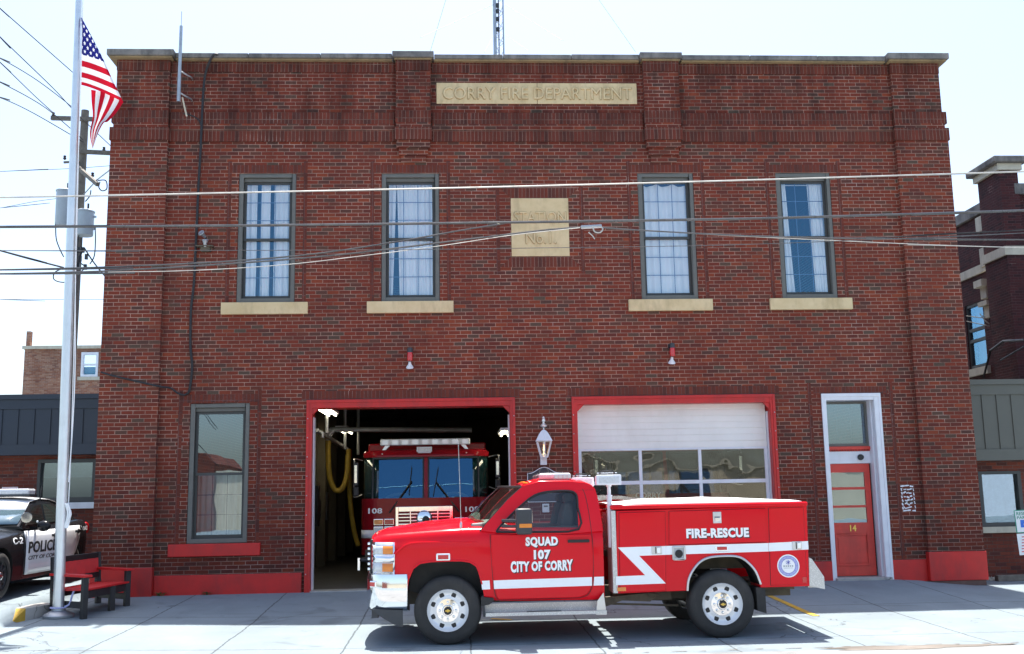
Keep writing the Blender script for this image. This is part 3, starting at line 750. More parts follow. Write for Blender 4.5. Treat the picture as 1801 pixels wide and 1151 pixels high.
LX0, LX1, LZ0, LZ1 = DX0+.06, DX1-.16, .05, 2.015
L = MB(); pz = [(1.52, 1.86), (1.15, 1.485), (.785, 1.115)]
pz = [(az(1500, 857, DY), az(1500, 831, DY)), (az(1500, 889, DY), az(1500, 861.5, DY)), (az(1500, 919.5, DY), az(1500, 893, DY))]
wall_with_openings(L, LX0, LX1, LZ0, LZ1, [(LX0+.065, LX1-.1, a, c) for a, c in pz], DY-.02, DY+.025)
leaf = L.build('door_leaf', 'door_red', ed)
MB().box(LX0+.06, LX1-.095, DY, DY+.004, pz[2][0]-.01, pz[0][1]+.01).build('door_pane', 'glass_low', ed)
MB().box(LX0+.06, LX1-.095, DY+.05, DY+.054, pz[2][0]-.01, pz[0][1]+.01).build('door_blind', 'beige', ed)
b = ring(MB(), LX0+.09, LX1-.11, .22, az(1500, 939, DY), .03, .03, .03, .03, DY-.034, DY-.019); b.box(LX0+.14, LX1-.16, DY-.028, DY-.019, .27, az(1500, 945, DY)); b.build('door_panel', 'door_red', ed, bevel=.005)
nz = az(1499, 929, DY)
front_text('door_number', '14', 'gold', ed, ax(1494, 929, DY), ax(1505, 929, DY), nz-.055, nz+.055, DY-.028, depth=.008, bold=.02)
MB().ball((LX0+.035, DY-.06, nz), .032, 12).lathe([(.012, -.05), (.012, 0)], (LX0+.035, DY-.02, nz), 'y', 10).build('door_knob', 'brass', ed, smooth=True)
MB().box(DX0+.02, DX1-.02, -.1, DY+.1, -.2, .04).build('door_step', 'curb', ed, bevel=.01)
# fittings inside the open bay
pf = MB(); P = lambda x, y, Y: at(x, y, Y)
pf.tube(smooth_pts([P(577, 790, 4.2), P(577, 770, 4.2), P(585, 759, 4.2), P(600, 756, 4.2), P(830, 757, 4.2)]), .055, 10)
pf.build('exhaust_duct', 'galv', ST, smooth=True)
pf = MB()
for x, y0, y1, Y in ((575, 690, 762, 2.6), (607, 690, 790, 5.2), (630, 690, 800, 6.5), (567, 760, 770, 2.6)): pf.tube([P(x, y0, Y), P(x, y1, Y)], .035, 8)
pf.bar(P(556, 757, 2.2), P(610, 790, 6), .08, .06)
pf.build('hanger_pipe', 'galv', ST)
hz = MB(); hz.tube(smooth_pts([P(577, 775, 3.6), P(577, 800, 3.6), P(580, 840, 3.6), P(590, 862, 3.6), P(602, 859, 3.6), P(610, 835, 3.7), P(612, 800, 3.8)], 6), .055, 10)
hz.tube(smooth_pts([P(613, 790, 3.9), P(615, 870, 3.9), P(622, 930, 3.9), P(630, 960, 3.9)], 5), .05, 10)
random.seed(5)
ho = hz.build('exhaust_hose', 'yellow_hose', ST, smooth=True)
for (pa, pb, Ya, Yb) in (((556, 716), (586, 737), .7, 3.2), ((600, 758), (622, 774), 4.6, 6.2), ((893, 763), (884, 758), .9, 2.2)):
    A = P(*pa, Ya); B = P(*pb, Yb); B.x = A.x; B.z = A.z
    lf = thing('ceiling_light', (A.x, (A.y+B.y)/2, A.z), None, 'ceiling light', 'fluorescent lights in the open bay')
    MB().box(A.x-.13, A.x+.13, A.y, B.y, A.z+.06, A.z+.11).build('fixture', 'white', lf)
    t = MB()
    for d in (-.07, .07): t.tube([(A.x+d, A.y+.04, A.z+.035), (A.x+d, B.y-.04, A.z+.035)], .019, 8)
    t.build('tube_lamp', 'tube_light', lf)
    lf['label'] = {0: 'lit fluorescent light nearest the top left corner of the open bay', 1: 'lit fluorescent light deeper in the bay above the yellow hose', 2: 'lit fluorescent light at the right edge of the open bay'}[len([o for o in bpy.data.objects if o.name.startswith('ceiling_light')])-1]
# clutter on the bay's left wall
sh = MB()
random.seed(9)
for i in range(9): 
    y = 2.3+i*.55; z = random.uniform(.9, 1.5); sh.box(-3.28, -3.28+random.uniform(.1, .25), y, y+random.uniform(.2, .4), z, z+random.uniform(.3, .7))
sh.build('wall_locker', 'charcoal', ST)
# ------------------------------------------------------------------ neighbouring buildings
def clad_fascia(b, x0, x1, y, z0, z1, step=.31, rib=.02):
    b.box(x0, x1, y, y+.6, z0, z1)
    x = x0+step
    while x < x1-.02: b.box(x-.012, x+.012, y-rib, y, z0+.22, z1-.3); x += step
    b.box(x0, x1, y-.03, y, z0, z0+.21); b.box(x0, x1, y-.03, y, z1-.29, z1-.1); b.box(x0, x1+.03, y-.07, y+.6, z1-.098, z1)
# left: one storey office with a dark blue sheet metal fascia
LW = thing('office_wing', (-10, 3.5, 0), 'low brick office wing with a dark blue sheet metal fascia, left of the station', 'building')
lz0, lz1 = az(90, 800, 3.2), az(90, 694, 3.2)
wx0, wx1, wz0, wz1 = ax(66, 850, 3.5), ax(168, 850, 3.5), az(110, 884, 3.5), az(110, 808, 3.5)
b = MB(); wall_with_openings(b, -16, -6.19, -.4, lz0+.1, [(wx0, wx1, wz0, wz1)], 3.5, 3.75); b.box(-16, -6.2, 9.8, 10, -.4, lz0+.1)
b.box(-16, -15.7, 3.76, 9.8, -.4, lz0+.1); b.build('wall', 'brick_wing', LW)
b = MB(); clad_fascia(b, -16.2, -6.18, 3.2, lz0, lz1, .32); b.build('fascia', 'navy_metal', LW)
MB().box(-16, -6.2, 3.81, 9.9, lz1-.3, lz1-.15).build('roof', 'charcoal', LW)
b = ring(MB(), wx0, wx1, wz0, wz1, .06, .06, .07, .1, 3.46, 3.6); w = b.build('window', 'sash_dark', LW)
MB().box(wx0+.05, wx1-.05, 3.55, 3.555, wz0+.1, wz1-.07).build('pane', 'glass_low', w)
MB().box(wx0+.05, wx1-.05, 3.66, 3.67, wz0+.5, wz1-.05).build('roller_blind', 'curtain', w)
MB().box(-16, -6.25, 6, 6.1, -.3, 3).build('partition', 'dark_wall', LW)
MB().box(wx0-.05, wx1+.03, 3.4, 3.5, wz0-.13, wz0-.004).build('sill', 'white', LW, bevel=.008)
# right: one storey wing with grey sheet metal fascia
RW = thing('shop_wing', (12, 1.4, 0), 'low brick wing with a grey sheet metal fascia, right of the station', 'building')
rz0, rz1 = az(1760, 810, 1.2), az(1760, 668, 1.2)
wx0, wx1, wz0, wz1 = ax(1722, 870, 1.45), ax(1797, 870, 1.45), az(1760, 926, 1.45), az(1760, 829, 1.45)
b = MB(); wall_with_openings(b, 9.24, 20, -.6, rz0+.1, [(wx0, wx1, wz0, wz1), (wx1+.2, wx1+1.3, wz0, wz1)], 1.45, 1.7); b.build('wall', 'brick_wing', RW); MB().box(9.24, 20, 9.8, 10, -.6, rz0).build('wall', 'brick_wing', RW)
b = MB(); clad_fascia(b, 9.22, 20, 1.2, rz0, rz1, .29); b.build('fascia', 'grey_metal', RW)
MB().box(9.24, 20, 1.81, 9.9, rz1-.3, rz1-.15).build('roof', 'charcoal', RW)
for a, c in ((wx0, wx1), (wx1+.2, wx1+1.3)):
    w = ring(MB(), a, c, wz0, wz1, .07, .07, .06, .07, 1.42, 1.55).build('window', 'sash_dark', RW)
    MB().box(a+.06, c-.06, 1.5, 1.505, wz0+.07, wz1-.06).build('pane', 'glass_low', w)
MB().box(9.3, 20, 5, 5.1, -.3, 3).build('partition', 'dark_wall', RW)
MB().box(wx0-.03, 12.6, 1.36, 1.45, wz0-.12, wz0-.004).build('sill', 'limestone_pale', RW, bevel=.008)
# far left: old orange brick block with one white window
OB = thing('old_brick_block', (-20, 30, 0), 'weathered orange brick block with a white sash window, far behind the office wing', 'building')
ox0, oz1 = ax(42, 640, 30), az(100, 614, 30)
wx0, wx1, wz0, wz1 = ax(143, 640, 30), ax(173, 640, 30), az(158, 663, 30), az(158, 620, 30)
b = MB(); wall_with_openings(b, ox0, -11, -.5, oz1, [(wx0, wx1, wz0, wz1)], 30, 30.3); b.box(ox0, ox0+.3, 30.3, 42, -.5, oz1).box(ox0+.3, -11, 41.7, 42, -.5, oz1); b.build('wall', 'brick_old', OB)
MB().box(ox0-.08, -11, 29.9, 30.4, oz1, oz1+.14).build('coping', 'limestone_pale', OB)
MB().box(ox0+.3, -11, 30.4, 41.6, oz1-1, oz1-.8).build('roof', 'charcoal', OB)
MB().box(ox0+.35, -11, 33, 33.1, 0, oz1-1.1).build('partition', 'dark', OB)
w = ring(MB(), wx0, wx1, wz0, wz1, .1, .1, .12, .1, 29.95, 30.1).box(wx0+.1, wx1-.1, 29.97, 30.08, (wz0+wz1)/2-.04, (wz0+wz1)/2+.04).build('window', 'white', OB)
MB().box(wx0+.09, wx1-.09, 30.06, 30.07, wz0+.1, wz1-.12).build('pane', 'glass_up', w)
MB().box(wx0-.12, wx1+.12, 29.92, 30.05, wz0-.16, wz0-.005).build('sill', 'limestone_pale', OB)
MB().box(ox0+.0, ox0+.18, 30.1, 30.35, oz1+.14, oz1+.85).build('chimney', 'brick_old', OB)
# far right: tall dark brick school-like block seen along its flank
SX = 14.0
def onx(px, py, X):
    d = RGT*((px-PW/2)/FPX)+UPV*((PH/2-py)/FPX)+FWD; p = CAM+d*((X-CAM.x)/d.x); return p.y, p.z
SB = thing('dark_brick_block', (SX, 10, 0), 'tall dark brick block with tan stone bands and a chimney pier, behind the right wing', 'building')
ytop, ztop = onx(1763, 352, SX); y2, z2 = onx(1801, 435, SX); yb, zb = onx(1698, 490, SX)
wy0, wz1 = onx(1727, 522, SX); wy1, wz1b = onx(1697, 545, SX); _, wz0 = onx(1712, 650, SX)
zB = .5*(z2+zb)
# flank wall (plane x = SX) with a window opening, built as y-z panels
def flank(b, ya, yc, za, zc, ops):
    ys = sorted({ya, yc}|{v for o in ops for v in o[:2]}); zs = sorted({za, zc}|{v for o in ops for v in o[2:]})
    for y0, y1 in zip(ys, ys[1:]):
        for z0, z1 in zip(zs, zs[1:]):
            if not any(o[0] < (y0+y1)/2 < o[1] and o[2] < (z0+z1)/2 < o[3] for o in ops):
                b.box(SX, SX+.35, y0, y1, z0, z1)
OPW = (wy0, wy1, wz0, (wz1+wz1b)/2)
b = MB(); flank(b, 6.2, 24, -.6, ztop, [OPW]); b.box(SX+.352, 30, 6.2, 6.55, -.6, ztop-.003).box(SX+.35, 30, 23.7, 24, -.6, ztop)
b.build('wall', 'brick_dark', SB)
MB().box(SX+.4, 29, 6.6, 23.6, ztop-1, ztop-.8).build('roof', 'charcoal', SB)
MB().box(SX+3.5, SX+3.6, 6.6, 23.6, 0, ztop-1.1).build('partition', 'dark', SB)
py0, pz1 = onx(1757, 300, SX-.45); py1, _ = onx(1720, 330, SX-.45)
pz1 = az(1775, 300, py0)
pxr = ax(1793, 340, py0)
MB().box(SX-.45, pxr, py0, py1, -.6, pz1).build('chimney_pier', 'brick_dark', SB)
MB().box(SX-.53, pxr+.08, py0-.08, py1+.08, pz1-.004, pz1+.16).build('pier_band', 'limestone_pale', SB)
MB().box(SX-.66, pxr+.2, py0-.2, py1+.2, pz1+.163, pz1+.33).build('pier_cap', 'coping', SB, bevel=.03)
for q in ((6.1, py0-.01), (py1+.01, 24)): MB().box(SX-.1, SX+.45, *q, ztop-.07, ztop+.2).build('coping', 'coping', SB)
MB().box(SX+.46, 30, 6.1, 6.7, ztop-.07, ztop+.2).build('coping', 'coping', SB)
for q in ((SX-.06, 6.1, py0-.01), (SX-.06, py1+.01, 24), (SX-.51, py0-.02, py1+.02)): MB().box(q[0], SX+.1, q[1], q[2], zB-.12, zB+.1).build('stone_band', 'limestone_pale', SB)
q = wy0-.35
for dz, w_, h_, d in ((.75, .22, .5, .09), (.2, .42, .18, .28), (-.1, .3, .3, .14), (-.3, .46, .12, .2), (-.62, .26, .3, .1)):
    MB().box(SX-d, SX+.05, q-w_/2, q+w_/2, zB-.75+dz, zB-.75+dz+h_).build('stone_ornament', 'limestone_pale', SB)
MB().box(SX-.1, SX+.05, q-.16, q+.16, ztop-.55, ztop-.15).build('stone_ornament', 'limestone_pale', SB)
wy0, wy1, wz0, wz1 = OPW
w = MB()
for ya, yc, za, zc in ((wy0, wy0+.07, wz0, wz1), (wy1-.07, wy1, wz0, wz1), (wy0+.07, wy1-.07, wz0, wz0+.1), (wy0+.07, wy1-.07, wz1-.08, wz1), (wy0+.07, wy1-.07, wz1-.75, wz1-.67), (wy0+.07, wy1-.07, wz0+.72, wz0+.8)): w.box(SX+.03, SX+.12, ya, yc, za, zc)
w = w.build('window', 'sash_dark', SB)
MB().box(SX+.08, SX+.085, wy0+.05, wy1-.05, wz0+.05, wz1-.05).build('pane', 'glass_up', w)
MB().box(SX+.3, SX+.31, wy0, wy1, wz0+.02, wz1-.02).build('roller_blind', 'curtain', w)
MB().box(SX-.1, SX+.1, wy0-.12, wy1+.12, wz0-.2, wz0-.004).build('sill', 'limestone_pale', SB)
b = MB(); A = onx(1742, 640, SX-.6); b.tube([(SX-.6, *onx(1730, 664, SX-.6)), (SX-.6, *onx(1742, 617, SX-.6)), (SX-.6, *onx(1765, 600, SX-.6)), (SX-.6, *onx(1801, 598, SX-.6))], .03, 6)
b.tube([(SX-.6, *onx(1760, 634, SX-.6)), (SX-.6, *onx(1801, 610, SX-.6))], .02, 6); b.build('stair_rail', 'black', SB)
# across the street, behind the camera: mirrored in the glass
OP = thing('storefront_building', (8, -46, 0), 'long low tan storefront building across the street, mirrored in the station glass', 'building')
MB().box(-14.6, 28.98, -52, -46, -.3, 3.25).build('wall', 'beige', OP); MB().box(-14.6, 28.98, -52.2, -45.8, 3.253, 3.4).build('coping', 'limestone_pale', OP)
MB().prism([(-24, -.3), (-14.62, -.3), (-14.62, 3.8), (-15.2, 4.4), (-24, 5.2)], -54, -45.5).build('brick_wing', 'brick_opp', OP)
MB().box(29, 75, -51, -45.4, -.3, 5.5).build('white_wing', 'white', OP)
for i in range(3): MB().box(1+i*6, 4+i*6, -45.98, -45.9, .6, 2.8).build('shop_window', 'charcoal', OP)

# ------------------------------------------------------------------ fittings on the facade
def siren_light(X, Z, label):
    t = thing('warning_light', (X, 0, Z), label, 'warning light', 'red warning lights over the truck bays')
    MB().box(X-.05, X+.05, -.06, 0, Z+.12, Z+.2).lathe([(.001, .21), (.045, .2), (.05, .12), (.001, .12)], (X, -.12, Z), 'z', 16).box(X-.02, X+.02, -.14, 0, Z+.16, Z+.19).build('housing', 'charcoal', t, smooth=True)
    MB().lathe([(.046, .118), (.05, .06), (.048, -.03), (.001, -.035)], (X, -.12, Z), 'z', 18).build('red_globe', 'red_lens', t, smooth=True)
    f = MB(); f.lathe([(.02, .0), (.028, .05), (.062, .1), (.066, .115), (.055, .118), (.001, .11)], (0, 0, 0), 'z', 18)
    f.xf(Matrix.Translation((X-.005, -.1, Z-.04)) @ Euler((R(205), 0, 0)).to_matrix().to_4x4()); f.build('flood_lamp', 'white', t, smooth=True)
siren_light(ax(721, 637, -.12), az(721, 632, -.12), 'red glass warning light over the open left truck bay')
siren_light(ax(1183, 630, -.12), az(1183, 624, -.12), 'red glass warning light over the closed right truck bay')
X, Z = ax(957, 790, -.2), az(960, 790, -.2)
GL = thing('gas_lantern', (X, 0, Z-.3), 'white wall lantern with a lit gas flame between the truck bays', 'lantern')
b = MB().box(X-.06, X+.05, -.12, 0, az(957, 818, -.1), Z-.08)
b.lathe([(.025, Z-.09), (.04, Z-.1), (.05, Z-.12)], (X, -.2, 0), 'z', 12).bar((X-.005, -.05, Z-.14), (X, -.2, Z-.1), .06, .05); b.build('bracket', 'white', GL, bevel=.004)
zr0, zr1, zt_ = az(957, 802, -.2), az(957, 776, -.2), az(957, 757, -.2)
b = MB().lathe([(.15, zr1-.012), (.165, zr1), (.148, zr1+.03), (.095, zr1+.12), (.06, zr1+.165), (.03, zr1+.19), (.001, zr1+.2)], (X, -.2, 0), 'z', 6, R(30))
b.build('lantern_roof', 'white', GL)
b = MB()
for j in range(6):
    a = R(30+60*j); b.bar((X+.138*math.cos(a), -.2+.138*math.sin(a), zr1-.01), (X+.065*math.cos(a), -.2+.065*math.sin(a), zr0-.02), .02, .02)
b.lathe([(.075, zr0-.03), (.075, zr0-.01), (.03, zr0-.04), (.02, zr0-.06)], (X, -.2, 0), 'z', 6, R(30)); b.build('lantern_frame', 'white', GL)
MB().lathe([(.13, zr1-.012), (.06, zr0-.02)], (X, -.2, 0), 'z', 6, R(30)).build('lantern_glass', 'lamp_glass', GL)
MB().lathe([(.012, zr0-.01), (.014, zr0+.05), (.001, zr0+.06)], (X, -.2, 0), 'z', 8).lathe([(.001, zr0+.07), (.018, zr0+.1), (.012, zr0+.15), (.001, zr0+.2)], (X, -.2, 0), 'z', 8).build('gas_flame', 'flame', GL, smooth=True)
zf = zr1+.2
MB().lathe([(.012, 0), (.012, .03), (.055, .05), (.06, .07), (.03, .1), (.018, .11), (.018, .13), (.03, .14), (.03, .17), (.02, .18), (.028, .2), (.012, .225), (.001, .23)], (X, -.2, zf), 'z', 14).build('finial', 'alu_pole', GL, smooth=True)
# arched slate plaque
x0, x1 = ax(928, 840, -.04), ax(986, 840, -.04); zb_, zs, zt2 = az(955, 883, -.04), az(930, 833, -.04), az(958, 822, -.04)
pts = [(x0, zb_), (x1, zb_), (x1, zs)]
n = 14; cx = (x0+x1)/2
for i in range(n+1):
    u = 1-2*i/n; pts.append((cx+(x1-x0)/2*.88*u, zs+(zt2-zs)*(.5+.5*math.cos(math.pi*u))))
pts.append((x0, zs))
PL = tag(MB().prism(pts, -.035, 0).build('wall_plaque', 'slate', None), 'dark slate plaque with an arched top between the truck bays', 'plaque')
e = MB(); e.tube([(p[0], -.037, p[1]) for p in pts+pts[:1]], .007, 6); e.build('plaque_rim', 'white', PL)
e = MB(); e.lathe([(.07, -.001), (.08, -.003), (.09, -.001)], (cx, -.036, zs+.02), 'y', 20)
for k, w in ((.06, .3), (.14, .22), (.2, .3), (.27, .26)): e.box(cx-w/2, cx+w/2, -.0365, -.034, zs-.08-k, zs-.068-k)
e.build('plaque_engraving', 'frame_grey', PL)
x, z = ax(960, 894, -.04), az(960, 894, -.04)
wb = tag(MB().box(x-.06, x+.06, -.045, 0, z-.075, z+.075).build('intercom_box', 'white', None, bevel=.012), 'small white intercom box on the brick pier below the slate plaque', 'intercom')
MB().box(x-.035, x+.035, -.048, -.044, z+.02, z+.045).build('speaker_grille', 'frame_grey', wb)
# rusty flood lamp on the left
X, Z = ax(359, 432, -.1), az(359, 432, -.1)
FL = thing('flood_lamp', (X, 0, Z), 'small twin floodlight on a rusty bracket left of the upper windows', 'floodlight')
MB().box(X-.14, X+.16, -.14, -.0, Z-.02, Z+.0).box(X-.06, X+.1, -.1, 0, Z-.1, Z-.02).build('bracket', 'frame_rust', FL)
f = MB(); f.lathe([(.025, -.1), (.035, -.03), (.06, .02), (.055, .03), (.001, .025)], (0, 0, 0), 'z', 14); g = MB(); g.v = [v.copy() for v in f.v]; g.f = list(f.f); g.m = list(f.m)
f.xf(Matrix.Translation((X-.03, -.16, Z+.2)) @ Euler((R(60), 0, R(-30))).to_matrix().to_4x4()); f.build('lamp_head', 'galv', FL, smooth=True)
g.xf(Matrix.Translation((X+.02, -.12, Z+.07)) @ Euler((R(10), 0, 0)).to_matrix().to_4x4()); g.build('lamp_head', 'galv', FL, smooth=True)
MB().tube([(X+.03, -.1, Z+.02), (X+.03, -.1, Z+.15)], .014, 6).build('stem', 'black', FL)
# radio antenna at the parapet
A0, A1 = at(314, 179, -.3), at(323, 46, -.3); A1 = Vector((A0.x+.0, A0.y, A1.z))
AN = thing('wall_antenna', A0, 'grey whip antenna on two brackets at the parapet near the top left corner', 'antenna')
MB().tube([A0, A1], [.034, .028], 10).build('mast', 'galv', AN, smooth=True)
MB().tube([A1, A1+Vector((0, 0, .28))], .006, 6).build('whip', 'galv', AN)
for pz in (128, 166):
    q = az(318, pz, -.3); MB().tube(smooth_pts([(A0.x, A0.y, q+.04), (A0.x+.09, -.22, q-.0), (A0.x+.16, -.1, q-.01), (A0.x+.16, 0, q-.01)], 3), .015, 6).build('bracket', 'galv', AN)
MB().tube([(A0.x+.05, -.25, A0.z+.1), (A0.x+.1, -.1, A0.z-.2)], .016, 8).build('feed_tube', 'limestone_pale', AN)
# black cable down the facade
def run(name, pix, Y, r, label, cat, group=None, mat='cable', k=4):
    P = [at(px, py, Y if not isinstance(Y, (list, tuple)) else Y[i]) for i, (px, py) in enumerate(pix)]
    return tag(MB().tube(smooth_pts(P, k), r, 6).build(name, mat, None, smooth=True), label, cat, group)
P = [(383, 96), (374, 99), (361, 132), (356, 190), (353, 260), (349, 330), (345, 420), (341, 500), (336, 545), (335, 610), (338, 645), (334, 683), (330, 693)]
run('power_cable', P, [-.16, -.19, -.05, -.05, -.06, -.03, -.03, -.03, -.03, -.03, -.03, -.03, -.03], .022, 'thick black cable hanging from the coping down the left of the facade', 'cable')
run('feed_cable', [(178, 655), (198, 661), (240, 671), (280, 680), (300, 683), (313, 692), (325, 695), (334, 688)], [-.13, -.13, -.13, -.13, -.05, -.04, -.04, -.04], .018, 'black cable crossing the left corner pilaster above the ground floor window', 'cable')
run('antenna_lead', [(323, 200), (335, 203), (350, 212), (355, 230)], -.05, .012, 'short black antenna lead joining the cable below the parapet antenna', 'cable')
# lattice radio mast behind the parapet with guy wires
Y = 9.0; mz0 = 8.95
a, c = ax(870.5, 60, Y), ax(885.5, 60, Y); wd = c-a
RM = thing('radio_mast', (a, Y, mz0), 'steel lattice radio mast rising behind the middle of the parapet', 'mast')
zt3 = az(872, -60, Y)
MB().tube([(a, Y, mz0), (a, Y, zt3)], .05, 8).tube([(c, Y, mz0), (c, Y, zt3)], .022, 8).tube([((a+c)/2, Y+wd*.85, mz0), ((a+c)/2, Y+wd*.85, zt3)], .022, 8).build('mast_leg', 'galv', RM)
b = MB(); z = mz0; k = 0
L3 = [Vector((a, Y, 0)), Vector((c, Y, 0)), Vector(((a+c)/2, Y+wd*.85, 0))]
while z < zt3-.3:
    for i in range(3):
        p, q = L3[i], L3[(i+1) % 3]
        if k % 2: p, q = q, p
        b.tube([p+Vector((0, 0, z)), q+Vector((0, 0, z+.22))], .008, 4)
    z += .22; k += 1
b.build('lattice', 'galv', RM)
b = MB()
for pz in (10, 20, 34, 52): b.box(a+.05, a+.13, Y-.05, Y+.05, az(875, pz, Y)-.05, az(875, pz, Y)+.05)
b.build('clamp', 'charcoal', RM)
for i, (p, q, Y2) in enumerate((((868, 8), (740, 66), 4), ((888, 8), (990, 72), 4), ((868, 62), (852, 92), 6), ((890, 62), (930, 90), 5), ((784, 0), (757, 90), 14), ((1052, -2), (1118, 92), 14))):
    b = MB().tube([at(*p, Y if i < 4 else Y2), at(*q, Y2)], .007, 4)
    b.build('guy_wire', 'wire_metal', RM)
# ------------------------------------------------------------------ flagpole and flag
FPX_, FPY = -5.80, -2.42
fz = gz(FPX_, FPY)
FP = thing('flagpole', (FPX_, FPY, fz), 'tall satin aluminium flagpole on a round flange beside the red bench', 'flagpole')
dxl = at(139, 0, FPY)
tx = dxl.x-FPX_          # slight lean read off the photo
top = Vector((FPX_+tx*1.22, FPY, fz+11.4))
MB().tube([(FPX_, FPY, fz+.02), Vector((FPX_, FPY, fz)).lerp(top, .4), Vector((FPX_, FPY, fz)).lerp(top, .83), top], [.079, .071, .049, .04], 20).build('pole', 'alu_pole', FP, smooth=True)
MB().lathe([(.21, 0), (.215, .03), (.2, .05), (.13, .085), (.1, .1), (.095, .13), (.001, .13)], (FPX_, FPY, fz), 'z', 28).build('flange', 'galv', FP, smooth=True)
MB().ball(top+Vector((0, 0, .07)), .08, 14).build('finial', 'gold', FP, smooth=True)
hx = Vector((.1, -.03, 0))
r = MB(); P0 = Vector((FPX_, FPY, fz))
r.tube(smooth_pts([P0.lerp(top, .95)+Vector((.07, -.02, 0)), P0.lerp(top, .5)+Vector((.09, -.03, 0)), P0.lerp(top, .3)+Vector((.14, -.03, 0)), P0.lerp(top, .17)+Vector((.1, -.03, 0))], 6), .008, 6)
r.tube(smooth_pts([P0.lerp(top, .6)+Vector((.07, .02, 0)), P0.lerp(top, .25)+Vector((.1, .02, 0)), P0.lerp(top, .12)+Vector((.09, .0, 0))], 6), .007, 6)
r.build('halyard', 'stripe', FP, smooth=True)
k = MB(); q = at(117, 905, FPY-.03)
random.seed(2)
for i in range(10): k.tube(smooth_pts([q+Vector((random.uniform(-.02, .02), -.02, .16)), q+Vector((random.uniform(.02, .06), random.uniform(-.03, .03), 0)), q+Vector((random.uniform(-.03, .03), 0, -.2))], 4), .011, 5)
k.build('coiled_rope', 'stripe', FP, smooth=True)
k = MB(); k.tube([(FPX_+.11*math.cos(a*.5), FPY+.11*math.sin(a*.5), fz+.14) for a in range(13)], .012, 6)
k.tube(smooth_pts([(FPX_+.1, FPY-.03, fz+.15), (FPX_+.17, FPY-.04, fz+.19), (FPX_+.2, FPY-.05, fz+.3), (FPX_+.23, FPY-.05, fz+.38)], 3), .014, 6)
k.build('rope_tie', 'emblem_pale', FP, smooth=True)
def flagmat():
    t = NT('flag cloth'); uv = t.n('ShaderNodeUVMap').outputs[0]
    s = t.n('ShaderNodeSeparateXYZ'); t.set(s.inputs[0], uv); u, v = s.outputs[0], s.outputs[1]
    st = t.math('MODULO', t.math('FLOOR', t.math('MULTIPLY', v, 13)), 2)        # 0 red, 1 white
    stripes = t.mix(st, (.5, .012, .03, 1), (.8, .8, .82, 1))
    can = t.math('MULTIPLY', t.math('LESS_THAN', u, .4), t.math('GREATER_THAN', v, 6/13))
    # staggered stars, five pointed by angle
    a = t.math('MULTIPLY', u, 12/.4); b = t.math('MULTIPLY', t.math('SUBTRACT', v, 6/13), 10/(7/13))
    fa = t.math('SUBTRACT', t.math('FRACT', a), .0); fb = t.math('SUBTRACT', t.math('FRACT', b), .0)
    ia = t.math('ROUND', a); ib = t.math('ROUND', b)
    ok = t.math('LESS_THAN', t.math('MODULO', t.math('ADD', ia, ib), 2), .5)
    da = t.math('MULTIPLY', t.math('SUBTRACT', a, ia), .63); db = t.math('MULTIPLY', t.math('SUBTRACT', b, ib), .54)
    rr = t.math('SQRT', t.math('ADD', t.math('MULTIPLY', da, da), t.math('MULTIPLY', db, db)))
    an = t.math('ARCTAN2', da, db)
    lim = t.math('ADD', .19, t.math('MULTIPLY', t.math('COSINE', t.math('MULTIPLY', an, 5)), .07))
    star = t.math('MULTIPLY', t.math('LESS_THAN', rr, lim), ok)
    canc = t.mix(star, (.016, .02, .16, 1), (.82, .82, .84, 1))
    cc = t.mix(can, stripes, canc)
    d = t.n('ShaderNodeBsdfDiffuse'); t.set(d.inputs[0], cc); tl = t.n('ShaderNodeBsdfTranslucent'); t.set(tl.inputs[0], cc)
    m = t.n('ShaderNodeMixShader'); m.inputs[0].default_value = .45
    t.t.links.new(d.outputs[0], m.inputs[1]); t.t.links.new(tl.outputs[0], m.inputs[2]); t.t.links.new(m.outputs[0], t.out.inputs[0])
    return t.m
MT['flag'] = flagmat()
def bez(pts, t):
    """piecewise point on a pixel polyline, t in 0..1, smoothed"""
    P = smooth_pts([Vector((x, y, 0)) for x, y in pts], 8); f = t*(len(P)-1); i = min(int(f), len(P)-2)
    return P[i].lerp(P[i+1], f-i)
FY = FPY-.02
hoist = [(143, 30), (144, 92), (143, 150)]                               # top to bottom
fold = [(143, 30), (160, 62), (181, 103), (200, 145), (217, 180)]         # the taut diagonal edge
verts, faces, uvs = [], [], []
def sheet(rows):
    o = len(verts)
    n = len(rows[0])
    for rw in rows:
        for p, uv in rw: verts.append(p); uvs.append(uv)
    for i in range(len(rows)-1):
        for j in range(n-1): faces.append((o+i*n+j, o+i*n+j+1, o+(i+1)*n+j+1, o+(i+1)*n+j))
N1, N2 = 40, 18
low = [(143, 150), (165, 160), (190, 165), (217, 180)]
rows = []
for i in range(N1+1):
    v = i/N1; A = bez(hoist, v); B = bez(fold, v); rw = []
    for j in range(N2+1):
        s_ = j/N2
        x = A.x+(B.x-A.x)*s_
        # stripes sweep down to the right
        y = A.y+(B.y-A.y)*(s_**1.25)
        dep = .05*math.sin(s_*5+v*2)*s_+.03*math.sin(s_*11+1)*s_
        rw.append((at(x, y, FY-.12*s_+dep), (s_*.47*v if v > 0 else 0, 1-v)))
    rows.append(rw)
sheet(rows)
